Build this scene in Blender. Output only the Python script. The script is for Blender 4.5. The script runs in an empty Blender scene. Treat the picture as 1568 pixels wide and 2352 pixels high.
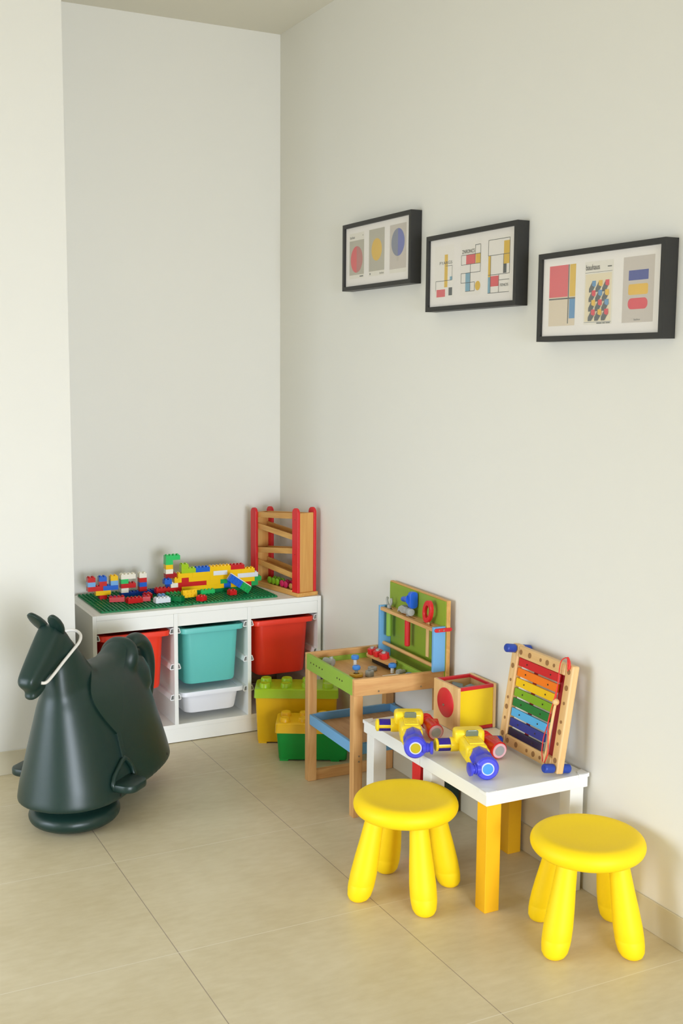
import bpy, bmesh, math, random
from mathutils import Vector, Matrix
from mathutils.bvhtree import BVHTree

random.seed(7)
SC = bpy.context.scene
COL = SC.collection
PI = math.pi

# ------------------------------------------------------------------ materials
def lin(c):
    return c / 12.92 if c <= 0.04045 else ((c + 0.055) / 1.055) ** 2.4

def rgb(r, g, b):
    return (lin(r / 255), lin(g / 255), lin(b / 255), 1)

MATS = {}

def mat(name, col, rough=0.45, bump=0.0, bscale=200.0, var=0.0, vscale=6.0, coat=0.0, metal=0.0, spec=0.5):
    """procedural principled: base colour with a faint noise variation and optional fine bump"""
    if name in MATS:
        return MATS[name]
    m = bpy.data.materials.new(name)
    m.use_nodes = True
    nt = m.node_tree
    b = nt.nodes['Principled BSDF']
    b.inputs['Roughness'].default_value = rough
    b.inputs['Metallic'].default_value = metal
    b.inputs['Specular IOR Level'].default_value = spec
    b.inputs['Coat Weight'].default_value = coat
    b.inputs['Coat Roughness'].default_value = 0.15
    tc = nt.nodes.new('ShaderNodeTexCoord')
    n = nt.nodes.new('ShaderNodeTexNoise')
    n.inputs['Scale'].default_value = vscale
    n.inputs['Detail'].default_value = 4
    nt.links.new(tc.outputs['Object'], n.inputs['Vector'])
    mx = nt.nodes.new('ShaderNodeMix')
    mx.data_type = 'RGBA'
    v = var if var else 0.03
    mx.inputs[6].default_value = tuple(c * (1 - v) for c in col[:3]) + (1,)
    mx.inputs[7].default_value = tuple(min(1, c * (1 + v)) for c in col[:3]) + (1,)
    nt.links.new(n.outputs['Fac'], mx.inputs[0])
    nt.links.new(mx.outputs[2], b.inputs['Base Color'])
    if bump:
        n2 = nt.nodes.new('ShaderNodeTexNoise')
        n2.inputs['Scale'].default_value = bscale
        n2.inputs['Detail'].default_value = 3
        nt.links.new(tc.outputs['Object'], n2.inputs['Vector'])
        bp = nt.nodes.new('ShaderNodeBump')
        bp.inputs['Strength'].default_value = bump
        bp.inputs['Distance'].default_value = 0.002
        nt.links.new(n2.outputs['Fac'], bp.inputs['Height'])
        nt.links.new(bp.outputs['Normal'], b.inputs['Normal'])
    MATS[name] = m
    return m

def wood(name, c1, c2, axis='x', rough=0.45, scale=14.0):
    """long grain along the given object axis"""
    if name in MATS:
        return MATS[name]
    m = bpy.data.materials.new(name)
    m.use_nodes = True
    nt = m.node_tree
    b = nt.nodes['Principled BSDF']
    b.inputs['Roughness'].default_value = rough
    tc = nt.nodes.new('ShaderNodeTexCoord')
    mp = nt.nodes.new('ShaderNodeMapping')
    s = [scale, scale, scale]
    s['xyz'.index(axis)] = scale * 0.10
    mp.inputs['Scale'].default_value = s
    nt.links.new(tc.outputs['Object'], mp.inputs['Vector'])
    n = nt.nodes.new('ShaderNodeTexNoise')
    n.inputs['Scale'].default_value = 1.6
    n.inputs['Detail'].default_value = 5
    n.inputs['Distortion'].default_value = 0.7
    nt.links.new(mp.outputs['Vector'], n.inputs['Vector'])
    ml = nt.nodes.new('ShaderNodeMath')
    ml.operation = 'MULTIPLY'
    ml.inputs[1].default_value = 7
    nt.links.new(n.outputs['Fac'], ml.inputs[0])
    fr = nt.nodes.new('ShaderNodeMath')
    fr.operation = 'PINGPONG'
    fr.inputs[1].default_value = 1
    nt.links.new(ml.outputs[0], fr.inputs[0])
    mx = nt.nodes.new('ShaderNodeMix')
    mx.data_type = 'RGBA'
    mx.inputs[6].default_value = c1
    mx.inputs[7].default_value = c2
    nt.links.new(fr.outputs[0], mx.inputs[0])
    nt.links.new(mx.outputs[2], b.inputs['Base Color'])
    MATS[name] = m
    return m

W_PINE = {a: wood('pine_' + a, rgb(222, 174, 112), rgb(206, 152, 92), a) for a in 'xyz'}
W_BEECH = {a: wood('beech_' + a, rgb(232, 194, 136), rgb(218, 174, 112), a, scale=9) for a in 'xyz'}
W_OAK = {a: wood('oak_' + a, rgb(222, 172, 96), rgb(206, 150, 76), a, scale=10) for a in 'xyz'}

WHITE_WALL = mat('wall_paint', rgb(229, 227, 218), 0.9, 0.05, 150, 0.008, 2.0)
WHITE_CEIL = mat('ceiling_paint', rgb(224, 220, 206), 0.95, 0.03, 150, 0.01, 2)
SKIRT = mat('skirting_stone', rgb(205, 197, 172), 0.5, 0.0, 100, 0.02, 5)
WHITE_FURN = mat('white_lacquer', rgb(238, 238, 232), 0.35, 0, 100, 0.008, 3)
WHITE_PL = mat('white_plastic', rgb(240, 240, 238), 0.35)
GREYWHITE = mat('cool_white_plastic', rgb(226, 229, 236), 0.4)
CREAM = mat('cream_plastic', rgb(246, 240, 222), 0.3)
B_RED = mat('brick_red', rgb(206, 26, 28), 0.25)
B_DRED = mat('brick_dark_red', rgb(168, 14, 26), 0.25)
B_BLUE = mat('brick_blue', rgb(24, 100, 208), 0.25)
B_DBLUE = mat('brick_navy', rgb(18, 66, 160), 0.25)
B_LBLUE = mat('brick_light_blue', rgb(120, 176, 228), 0.25)
B_YEL = mat('brick_yellow', rgb(250, 200, 8), 0.25)
B_GRN = mat('brick_green', rgb(28, 168, 84), 0.25)
B_DGRN = mat('brick_dark_green', rgb(8, 122, 62), 0.25)
B_BGRN = mat('brick_bright_green', rgb(46, 198, 104), 0.25)
B_LIME = mat('brick_lime', rgb(166, 204, 26), 0.25)
PLATE_G = mat('baseplate_green', rgb(10, 128, 74), 0.35)
BIN_TEAL = mat('bin_teal', rgb(98, 192, 184), 0.4, 0.03, 300)
BIN_RED = mat('bin_red', rgb(236, 54, 26), 0.4, 0.03, 300)
BIN_WHITE = mat('bin_white', rgb(232, 234, 240), 0.4, 0.03, 300)
BOX_YEL = mat('box_yellow', rgb(240, 188, 8), 0.4, 0.02, 300)
BOX_LIME = mat('box_lime', rgb(164, 200, 24), 0.35, 0.02, 300)
BOX_YLID = mat('box_lid_yellow', rgb(246, 194, 12), 0.35, 0.02, 300)
BOX_GRN = mat('box_green', rgb(14, 158, 62), 0.35, 0.02, 300)
STOOL_Y = mat('stool_yellow', rgb(252, 215, 14), 0.55, 0.06, 500, 0.01, spec=0.3)
LEG_YEL = mat('table_leg_yellow', rgb(244, 186, 16), 0.5)
LEG_RED = mat('table_leg_red', rgb(214, 32, 34), 0.45)
LEG_DG = mat('table_leg_dark_green', rgb(14, 46, 34), 0.5)
HORSE = mat('horse_dark_green', rgb(20, 46, 40), 0.38, 0.06, 600, 0.03)
HORSE2 = mat('saddle_dark_green', rgb(21, 47, 40), 0.40, 0.06, 600, 0.03)
ROPE = mat('rope_white', rgb(232, 228, 220), 0.9, 0.5, 900)
FRAME_BLK = mat('frame_black', rgb(36, 35, 32), 0.45)
MATBOARD = mat('mat_board', rgb(240, 234, 226), 0.85)
T_GRN = mat('bench_green', rgb(146, 182, 62), 0.45)
T_GRN2 = mat('bench_panel_green', rgb(138, 166, 46), 0.5)
T_BLUE = mat('bench_blue', rgb(112, 170, 216), 0.45)
T_DBLUE = mat('tool_blue', rgb(26, 92, 206), 0.35)
T_RED = mat('tool_red', rgb(212, 30, 36), 0.35)
T_GREY = mat('tool_grey', rgb(166, 166, 160), 0.5)
T_DARK = mat('hole_dark', rgb(60, 46, 30), 0.8)
PEG_BLUE = mat('peg_blue', rgb(70, 140, 222), 0.35)
FOOT_BLUE = mat('foot_blue', rgb(34, 66, 160), 0.35)
CUBE_RED = mat('cube_red', rgb(206, 34, 40), 0.4)
CUBE_YEL = mat('cube_yellow', rgb(244, 208, 18), 0.35)
CUBE_LID = mat('cube_teal_grey', rgb(104, 132, 132), 0.4)
TOY_YEL = mat('toy_yellow', rgb(252, 220, 40), 0.3)
TOY_BLUE = mat('toy_violet_blue', rgb(64, 68, 206), 0.3)
TOY_PURP = mat('toy_purple', rgb(62, 44, 160), 0.45)
TOY_RED = mat('toy_red', rgb(218, 28, 30), 0.25)
TOY_LENS = mat('toy_lens_grey', rgb(176, 176, 176), 0.1, metal=0.3)
TOY_PINK = mat('toy_lens_ring', rgb(226, 178, 182), 0.15)
TOY_CYAN = mat('toy_lens_cyan', rgb(62, 146, 236), 0.15)
TOY_OLIVE = mat('toy_lens_olive', rgb(186, 170, 30), 0.15)
TOY_WIN = mat('toy_window_grey', rgb(120, 130, 110), 0.1)
RING_W = mat('toy_ring_pale', rgb(206, 212, 236), 0.3)
CORD_RED = mat('cord_red', rgb(226, 48, 40), 0.6)
BLACK = mat('black_rubber', rgb(22, 22, 24), 0.5)
PINK = mat('bead_pink', rgb(206, 36, 92), 0.35)
LIMEB = mat('bead_lime', rgb(128, 178, 32), 0.35)
METAL = mat('screw_metal', rgb(170, 160, 140), 0.35, metal=0.9)
XYL = [mat('bar_' + n, rgb(*c), 0.35) for n, c in (
    ('red', (206, 28, 32)), ('orange', (244, 124, 12)), ('yellow', (242, 196, 12)), ('lime', (128, 172, 30)),
    ('green', (30, 120, 52)), ('sky', (84, 176, 226)), ('blue', (40, 56, 138)), ('navy', (30, 32, 62)))]
XRED = mat('resonator_dark_red', rgb(150, 12, 24), 0.4)
# print inks
INK = {n: mat('ink_' + n, rgb(*c), 0.7) for n, c in dict(
    grey=(186, 180, 162), red=(222, 96, 98), rred=(190, 124, 116), yellow=(224, 184, 76), blue=(112, 118, 178), gblue=(134, 138, 152),
    paper=(232, 226, 212), white=(238, 232, 222), black=(58, 54, 50), slate=(96, 98, 92), coral=(224, 98, 102), gold=(226, 186, 70),
    sky=(130, 172, 190), steel=(98, 148, 188), beige=(222, 206, 180), stone=(204, 194, 182), indigo=(64, 78, 150),
    amber=(232, 186, 62), crimson=(222, 70, 82), cream=(232, 218, 184), charcoal=(88, 92, 92)).items()}

def glass_mat():
    m = bpy.data.materials.new('picture_glazing')
    m.use_nodes = True
    nt = m.node_tree
    nt.nodes.clear()
    out = nt.nodes.new('ShaderNodeOutputMaterial')
    tr = nt.nodes.new('ShaderNodeBsdfTransparent')
    gl = nt.nodes.new('ShaderNodeBsdfGlossy')
    gl.inputs['Roughness'].default_value = 0.12
    mx = nt.nodes.new('ShaderNodeMixShader')
    mx.inputs[0].default_value = 0.07
    nt.links.new(tr.outputs[0], mx.inputs[1])
    nt.links.new(gl.outputs[0], mx.inputs[2])
    nt.links.new(mx.outputs[0], out.inputs[0])
    return m

GLAZE = glass_mat()

def floor_mat():
    m = bpy.data.materials.new('floor_tile')
    m.use_nodes = True
    nt = m.node_tree
    L = nt.links
    b = nt.nodes['Principled BSDF']
    b.inputs['Roughness'].default_value = 0.42
    g = nt.nodes.new('ShaderNodeTexCoord')
    sep = nt.nodes.new('ShaderNodeSeparateXYZ')
    L.new(g.outputs['Object'], sep.inputs[0])

    def mth(op, a, bb=None, c=None):
        n = nt.nodes.new('ShaderNodeMath')
        n.operation = op
        for i, v in enumerate((a, bb, c)):
            if v is None:
                continue
            if isinstance(v, (int, float)):
                n.inputs[i].default_value = v
            else:
                L.new(v, n.inputs[i])
        return n.outputs[0]

    def dist(sock, off, per):
        q = mth('PINGPONG', mth('ADD', sock, off), per / 2)
        return q
    dx = dist(sep.outputs['X'], 6.0, 0.60)
    dy = dist(sep.outputs['Y'], 1.455 + 6.1, 0.61)
    gx = mth('LESS_THAN', dx, 0.0013)
    gy = mth('LESS_THAN', dy, 0.0014)
    n1 = nt.nodes.new('ShaderNodeTexNoise')
    n1.inputs['Scale'].default_value = 3.2
    n1.inputs['Detail'].default_value = 8
    n1.inputs['Roughness'].default_value = 0.65
    L.new(g.outputs['Object'], n1.inputs['Vector'])
    mp = nt.nodes.new('ShaderNodeMapping')
    mp.inputs['Scale'].default_value = (6, 16, 6)
    L.new(g.outputs['Object'], mp.inputs['Vector'])
    n2 = nt.nodes.new('ShaderNodeTexNoise')
    n2.inputs['Scale'].default_value = 3
    n2.inputs['Detail'].default_value = 6
    L.new(mp.outputs[0], n2.inputs['Vector'])
    f = mth('ADD', mth('MULTIPLY', n1.outputs['Fac'], 0.6), mth('MULTIPLY', n2.outputs['Fac'], 0.4))
    rmp = nt.nodes.new('ShaderNodeMapRange')
    rmp.inputs[1].default_value = 0.36
    rmp.inputs[2].default_value = 0.64
    L.new(f, rmp.inputs[0])
    mx = nt.nodes.new('ShaderNodeMix')
    mx.data_type = 'RGBA'
    mx.inputs[6].default_value = rgb(203, 189, 154)
    mx.inputs[7].default_value = rgb(216, 204, 173)
    L.new(rmp.outputs[0], mx.inputs[0])
    m2 = nt.nodes.new('ShaderNodeMix')
    m2.data_type = 'RGBA'
    L.new(gx, m2.inputs[0])
    L.new(mx.outputs[2], m2.inputs[6])
    m2.inputs[7].default_value = rgb(160, 146, 126)
    m3 = nt.nodes.new('ShaderNodeMix')
    m3.data_type = 'RGBA'
    L.new(gy, m3.inputs[0])
    L.new(m2.outputs[2], m3.inputs[6])
    m3.inputs[7].default_value = rgb(224, 215, 194)  # paler joints along x: highlight on the tile bevels painted into the colour
    L.new(m3.outputs[2], b.inputs['Base Color'])
    bp = nt.nodes.new('ShaderNodeBump')
    bp.inputs['Strength'].default_value = 0.05
    bp.inputs['Distance'].default_value = 0.003
    L.new(n2.outputs['Fac'], bp.inputs['Height'])
    L.new(bp.outputs[0], b.inputs['Normal'])
    return m

FLOOR = floor_mat()

# ------------------------------------------------------------------ mesh helpers
def bm_new():
    return bmesh.new()

def add_box(bm, lo, hi, M=None, mi=0):
    x0, y0, z0 = lo
    x1, y1, z1 = hi
    vs = [Vector(p) for p in ((x0, y0, z0), (x1, y0, z0), (x1, y1, z0), (x0, y1, z0), (x0, y0, z1), (x1, y0, z1), (x1, y1, z1), (x0, y1, z1))]
    if M is not None:
        vs = [M @ v for v in vs]
    v = [bm.verts.new(p) for p in vs]
    for f in ((0, 3, 2, 1), (4, 5, 6, 7), (0, 1, 5, 4), (1, 2, 6, 5), (2, 3, 7, 6), (3, 0, 4, 7)):
        fc = bm.faces.new([v[i] for i in f])
        fc.material_index = mi
    return v

def rings(bm, rs, cap=True, mi=0, close=True):
    """loft a list of rings (lists of points of equal length)"""
    R = [[bm.verts.new(p) for p in r] for r in rs]
    n = len(R[0])
    for a, b in zip(R, R[1:]):
        for i in range(n if close else n - 1):
            j = (i + 1) % n
            f = bm.faces.new((a[i], a[j], b[j], b[i]))
            f.material_index = mi
    if cap:
        f = bm.faces.new(list(reversed(R[0])))
        f.material_index = mi
        f = bm.faces.new(R[-1])
        f.material_index = mi
    return R

def frame_of(d):
    d = d.normalized()
    a = Vector((0, 0, 1)) if abs(d.z) < 0.9 else Vector((1, 0, 0))
    u = d.cross(a).normalized()
    return u, d.cross(u).normalized()

def add_cyl(bm, p0, p1, r0, r1=None, n=16, mi=0, prof=None):
    """straight cylinder / lathe along p0-p1.  prof: list of (t, radius)"""
    p0, p1 = Vector(p0), Vector(p1)
    r1 = r0 if r1 is None else r1
    prof = prof or [(0, r0), (1, r1)]
    u, w = frame_of(p1 - p0)
    rs = []
    for t, r in prof:
        c = p0.lerp(p1, t)
        rs.append([c + (u * math.cos(-2 * PI * i / n) + w * math.sin(-2 * PI * i / n)) * max(r, 1e-5) for i in range(n)])
    return rings(bm, rs, True, mi)

def add_tube(bm, pts, rad, n=10, mi=0, closed=False):
    pts = [Vector(p) for p in pts]
    k = len(pts)
    rr = rad if isinstance(rad, (list, tuple)) else [rad] * k
    rs = []
    pu = None
    for i, p in enumerate(pts):
        a = pts[(i - 1) % k] if closed else pts[max(0, i - 1)]
        b = pts[(i + 1) % k] if closed else pts[min(k - 1, i + 1)]
        d = (b - a).normalized()
        if pu is None:
            u, w = frame_of(d)
        else:
            u = (pu - d * pu.dot(d)).normalized()
            w = d.cross(u).normalized()
        pu = u
        rs.append([p + (u * math.cos(-2 * PI * j / n) + w * math.sin(-2 * PI * j / n)) * rr[i] for j in range(n)])
    if closed:
        R = [[bm.verts.new(q) for q in r] for r in rs]
        for i in range(k):
            a, b = R[i], R[(i + 1) % k]
            for j in range(n):
                f = bm.faces.new((a[j], a[(j + 1) % n], b[(j + 1) % n], b[j]))
                f.material_index = mi
    else:
        rings(bm, rs, True, mi)

def smooth_path(pts, n=6):
    P = [Vector(p) for p in pts]
    out = []
    for i in range(len(P) - 1):
        p0, p1, p2, p3 = P[max(i - 1, 0)], P[i], P[i + 1], P[min(i + 2, len(P) - 1)]
        for k in range(n):
            t = k / n
            out.append(0.5 * ((2 * p1) + (p2 - p0) * t + (2 * p0 - 5 * p1 + 4 * p2 - p3) * t * t + (3 * p1 - p0 - 3 * p2 + p3) * t ** 3))
    out.append(P[-1])
    return out

def add_lathe(bm, prof, n=48, mi=0, c=(0, 0, 0)):
    c = Vector(c)
    rings(bm, [[c + Vector((r * math.cos(2 * PI * i / n), r * math.sin(2 * PI * i / n), z)) for i in range(n)] for r, z in prof], True, mi)

def add_prism(bm, poly, t0, t1, axis='y', mi=0):
    """extrude a 2-D polygon (list of (a,b)) along an axis. axis y: (x,z); axis x: (y,z); axis z: (x,y)"""
    def P(a, b, t):
        return Vector((a, t, b)) if axis == 'y' else Vector((t, a, b)) if axis == 'x' else Vector((a, b, t))
    v0 = [bm.verts.new(P(a, b, t0)) for a, b in poly]
    v1 = [bm.verts.new(P(a, b, t1)) for a, b in poly]
    fs = [bm.faces.new(v0), bm.faces.new(list(reversed(v1)))]
    n = len(poly)
    for i in range(n):
        fs.append(bm.faces.new((v0[(i + 1) % n], v0[i], v1[i], v1[(i + 1) % n])))
    for f in fs:
        f.material_index = mi

def rrect(hx, hy, r, n=5, cx=0, cy=0):
    out = []
    for qx, qy, a0 in ((1, 1, 0), (-1, 1, PI / 2), (-1, -1, PI), (1, -1, 1.5 * PI)):
        for k in range(n + 1):
            a = a0 + PI / 2 * k / n
            out.append((cx + qx * (hx - r) + r * math.cos(a), cy + qy * (hy - r) + r * math.sin(a)))
    return out

def obj(name, bm, m, parent=None, smooth=False, bevel=0.0, seg=2, sub=0, label=None):
    me = bpy.data.meshes.new(name)
    bmesh.ops.recalc_face_normals(bm, faces=bm.faces)
    bm.to_mesh(me)
    bm.free()
    for q in (m if isinstance(m, (list, tuple)) else [m]):
        me.materials.append(q)
    o = bpy.data.objects.new(name, me)
    COL.objects.link(o)
    if parent is not None:
        o.parent = parent
    if smooth:
        for p in me.polygons:
            p.use_smooth = True
        if smooth == 'auto':
            es = me.edges
            me.set_sharp_from_angle(angle=math.radians(38))
    if bevel:
        md = o.modifiers.new('bevel', 'BEVEL')
        md.width = bevel
        md.segments = seg
        md.limit_method = 'ANGLE'
        md.angle_limit = math.radians(40)
        md.harden_normals = False
    if sub:
        md = o.modifiers.new('sub', 'SUBSURF')
        md.levels = sub
        md.render_levels = sub
    if label:
        o['label'] = label
    return o

def thing(name, label, cat, loc=(0, 0, 0), rotz=0.0, group=None, rot=None):
    o = bpy.data.objects.new(name, None)
    o.empty_display_size = 0.05
    COL.objects.link(o)
    o.location = loc
    o.rotation_euler = rot if rot else (0, 0, rotz)
    o['label'] = label
    o['category'] = cat
    if group:
        o['group'] = group
    return o

def tag(o, label, cat, group=None):
    o['label'] = label
    o['category'] = cat
    if group:
        o['group'] = group
    return o

def struct(o):
    o['kind'] = 'structure'
    return o

def dup(root, loc, rotz, label):
    r = root.copy()
    COL.objects.link(r)
    r.location = loc
    r.rotation_euler = (0, 0, rotz)
    r['label'] = label
    for ch in list(root.children):
        c = ch.copy()
        COL.objects.link(c)
        c.parent = r
        for g in list(ch.children):
            d = g.copy()
            COL.objects.link(d)
            d.parent = c
    return r

def one_box(name, lo, hi, m, parent=None, bevel=0.0, label=None):
    bm = bm_new()
    add_box(bm, lo, hi)
    return obj(name, bm, m, parent, bevel=bevel, label=label)

# ------------------------------------------------------------------ camera
cam_d = bpy.data.cameras.new('camera')
cam = bpy.data.objects.new('camera', cam_d)
COL.objects.link(cam)
SC.camera = cam
yaw, pitch, roll, FPX = 0.4698, -0.126, 0.0075, 2595.8
fv = Vector((math.sin(yaw) * math.cos(pitch), math.cos(yaw) * math.cos(pitch), math.sin(pitch)))
rv = Vector((math.cos(yaw), -math.sin(yaw), 0))
uv = rv.cross(fv)
rv, uv = rv * math.cos(roll) + uv * math.sin(roll), uv * math.cos(roll) - rv * math.sin(roll)
Mc = Matrix((rv, uv, -fv)).transposed().to_4x4()
Mc.translation = Vector((-2.0945, -4.7534, 1.5263))
cam.matrix_world = Mc
cam_d.sensor_fit = 'VERTICAL'
cam_d.sensor_height = 36
cam_d.lens = FPX * 36 / 2352
cam_d.clip_start = 0.05

# ------------------------------------------------------------------ room
XL, YF, H = -5.0, -9.4, 2.98          # left wall, wall behind the camera, ceiling height
PX, PY = -1.0856, -0.5296             # the wall left of the alcove stands forward to PY and ends at PX
struct(one_box('floor', (XL - 0.2, YF - 0.2, -0.1), (0.2, 0.2, 0), FLOOR))
struct(one_box('ceiling', (XL - 0.2, YF - 0.2, H), (0.2, 0.2, H + 0.1), WHITE_CEIL))
struct(one_box('wall_back', (PX - 0.3, 0, 0), (0.2, 0.15, H), WHITE_WALL))
struct(one_box('wall_right', (0, YF - 0.2, 0), (0.15, 0, H), WHITE_WALL))
struct(one_box('wall_alcove', (XL - 0.2, PY, 0), (PX, 0.15, H), WHITE_WALL))

def wall_with_hole(name, axis, at, th, a0, a1, h0, h1, z0, z1):
    bm = bm_new()
    for (p, q, r, s) in ((a0, h0, 0, H), (h1, a1, 0, H), (h0, h1, 0, z0), (h0, h1, z1, H)):
        if axis == 'x':
            add_box(bm, (at - th, p, r), (at, q, s))
        else:
            add_box(bm, (p, at - th, r), (q, at, s))
    return struct(obj(name, bm, WHITE_WALL))

WL = (-3.1, -0.8, 0.10, 1.95)         # window in the left wall: y0,y1,z0,z1
WF = (-2.7, -0.2, 0.10, 1.95)         # window behind the camera: x0,x1,z0,z1
wall_with_hole('wall_left', 'x', XL, 0.2, YF - 0.2, PY, WL[0], WL[1], WL[2], WL[3])
wall_with_hole('wall_front', 'y', YF, 0.2, XL - 0.2, 0.0, WF[0], WF[1], WF[2], WF[3])
for nm, ax, at, (a0, a1, z0, z1) in (('window_1', 'x', XL - 0.12, WL), ('window_2', 'y', YF - 0.12, WF)):
    bm = bm_new()
    m3 = (a0 + a1) / 2
    for (p, q, r, s) in ((a0, a0 + .06, z0, z1), (a1 - .06, a1, z0, z1), (m3 - .04, m3 + .04, z0, z1), (a0, a1, z0, z0 + .06), (a0, a1, z1 - .06, z1)):
        if ax == 'x':
            add_box(bm, (at - .03, p, r), (at + .03, q, s))
        else:
            add_box(bm, (p, at - .03, r), (q, at + .03, s))
    struct(obj(nm, bm, WHITE_FURN))

BH = 0.0915
for nm, lo, hi in (('baseboard_right', (-0.006, YF, 0), (0, -0.006, BH)), ('baseboard_back', (PX, -0.006, 0), (-0.006, 0, BH)),
                   ('baseboard_left', (XL, PY - 0.006, 0), (PX, PY, BH))):
    struct(one_box(nm, lo, hi, SKIRT, bevel=0.002))

# ------------------------------------------------------------------ white storage cabinet
SX0, SX1, SY0, SY1, SH = -1.0016, -0.0116, -0.4634, -0.0234, 0.56
cab = thing('storage_cabinet', 'low white three-bay storage cabinet with plastic bins, in the alcove', 'cabinet', (SX0, SY0, 0))
CW, CD = SX1 - SX0, SY1 - SY0
T = 0.016
P1, P2 = 0.331, 0.651                 # left faces of the two inner partitions
one_box('side_panel', (0, 0, 0), (T, CD, SH - 0.0005), WHITE_FURN, cab, 0.001)
one_box('side_panel', (CW - T, 0, 0), (CW, CD, SH - 0.0005), WHITE_FURN, cab, 0.001)
one_box('partition', (P1, 0, 0.078), (P1 + T, CD, 0.54), WHITE_FURN, cab, 0.001)
one_box('partition', (P2, 0, 0.078), (P2 + T, CD, 0.54), WHITE_FURN, cab, 0.001)
one_box('top_panel', (T, 0.0, 0.54), (CW - T, CD, SH), WHITE_FURN, cab, 0.0012)
one_box('bottom_shelf', (T, 0.001, 0.060), (CW - T, CD, 0.078), WHITE_FURN, cab, 0.001)
one_box('plinth', (T, 0.003, 0.003), (CW - T, 0.02, 0.060), WHITE_FURN, cab, 0.001)
one_box('plinth', (T, CD - .02, 0.003), (CW - T, CD, 0.060), WHITE_FURN, cab, 0.001)
BAYS = ((T, P1), (P1 + T, P2), (P2 + T, CW - T))
for a, b in BAYS:
    one_box('apron', (a + .0005, 0.003, 0.487), (b - .0005, 0.018, 0.5395), WHITE_FURN, cab, 0.001)
for a, b in BAYS:
    for z in (0.455, 0.306, 0.178):
        for side in (0, 1):
            bm = bm_new()
            poly = [(0, 0), (0.013, 0), (0.016, 0.004), (0.010, 0.023), (0, 0.024), (0, 0.021), (0.008, 0.020), (0.0125, 0.005), (0.0115, 0.003), (0, 0.003)]
            poly = [(a + u if side == 0 else b - u, z + v) for u, v in poly]
            add_prism(bm, poly, 0.012, CD - 0.02, 'y')
            obj('rail', bm, WHITE_PL, cab)

def storage_bin(bay, ztop, depth, m, label, group, rimh=0.021, taper=0.009, lid=False):
    a, b = BAYS[bay]
    cx = SX0 + (a + b) / 2
    w = (b - a) / 2 - 0.0135
    t = thing('storage_bin', label, 'bin', (cx, SY0 + 0.004, ztop - depth), 0, group)
    D = 0.40
    z1 = depth
    bw, bd0 = 0.121, 0.014
    cy = D / 2
    def ring(hx, hy, r, z, oy=0):
        return [Vector((x, y + cy + oy, z)) for x, y in rrect(hx, hy, r)]
    bm = bm_new()
    hy = D / 2 - bd0
    q = taper
    rs = [ring(bw - q - .012, hy - q - .012, .03, 0), ring(bw - q - .003, hy - q - .003, .035, .004), ring(bw - q, hy - q, .036, .014),
          ring(bw, hy, .03, z1 - rimh), ring(bw, hy, .03, z1 - 0.004),
          ring(bw - .003, hy - .003, .028, z1 - 0.004), ring(bw - q - .003, hy - q - .003, .034, .015), ring(bw - q - .012, hy - q - .012, .03, .006)]
    rings(bm, rs)
    obj('bin_body', bm, m, t, smooth='auto')
    bm = bm_new()
    rs = [ring(bw - .001, hy - .001, .028, z1 - .006), ring(w - .003, D / 2, .024, z1 - .006), ring(w - .003, D / 2, .024, z1 - rimh), ring(w - .001, D / 2 + .001, .024, z1 - rimh),
          ring(w, D / 2 + .002, .025, z1 - .004), ring(w - .002, D / 2, .024, z1), ring(bw - .001, hy - .001, .028, z1)]
    R = rings(bm, rs, False)
    n = len(R[0])
    for i in range(n):
        bm.faces.new((R[-1][i], R[-1][(i + 1) % n], R[0][(i + 1) % n], R[0][i]))
    obj('rim', bm, m, t, smooth='auto')
    if lid:
        bm = bm_new()
        rings(bm, [ring(bw - .004, hy - .004, .028, z1 - .008), ring(bw - .004, hy - .004, .028, z1 - .003)])
        obj('lid', bm, m, t)
    return t

G_BINS = 'plastic bins in the white cabinet'
storage_bin(0, 0.473, 0.243, BIN_RED, 'red plastic bin in left bay of white cabinet, behind the dark green horse', G_BINS)
storage_bin(1, 0.472, 0.243, BIN_TEAL, 'tall teal plastic bin in middle bay of white cabinet', G_BINS)
storage_bin(1, 0.205, 0.098, BIN_WHITE, 'shallow white plastic bin on lowest rails under the teal bin', G_BINS, rimh=0.018, taper=0.008, lid=True)
storage_bin(2, 0.473, 0.245, BIN_RED, 'red plastic bin in right bay of white cabinet, above the lime lid', G_BINS)

# ------------------------------------------------------------------ toy bricks
U, BHT = 0.0159, 0.0192
BR = {}

def brick_mesh(nx, ny, m, h=BHT):
    k = (nx, ny, m.name, h)
    if k in BR:
        return BR[k]
    bm = bm_new()
    g = 0.00018
    add_box(bm, (g, g, 0), (nx * U - g, ny * U - g, h - 0.0001))
    for i in range(nx):
        for j in range(ny):
            add_cyl(bm, ((i + .5) * U, (j + .5) * U, h - .001), ((i + .5) * U, (j + .5) * U, h + .0045), .0047, n=12)
    me = bpy.data.meshes.new('toy_brick')
    bmesh.ops.recalc_face_normals(bm, faces=bm.faces)
    bm.to_mesh(me)
    bm.free()
    me.materials.append(m)
    BR[k] = me
    return me

def brick(parent, i, k, nx, m, ny=2, j=0, h=BHT, label=None):
    """brick with its left end at stud i, bottom at level k, front face at stud j"""
    o = bpy.data.objects.new('toy_brick', brick_mesh(nx, ny, m, h))
    COL.objects.link(o)
    o.parent = parent
    o.location = (i * U, j * U, k * BHT)
    if label:
        o['label'] = label
    return o

NAMES = {}
for q, s in ((B_RED, 'red'), (B_DRED, 'dark red'), (B_BLUE, 'blue'), (B_DBLUE, 'dark blue'), (B_LBLUE, 'light blue'), (B_YEL, 'yellow'), (B_GRN, 'green'),
             (B_DGRN, 'dark green'), (B_BGRN, 'bright green'), (B_LIME, 'lime'), (CREAM, 'cream'), (GREYWHITE, 'white')):
    NAMES[q.name] = s + ' brick'

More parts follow.
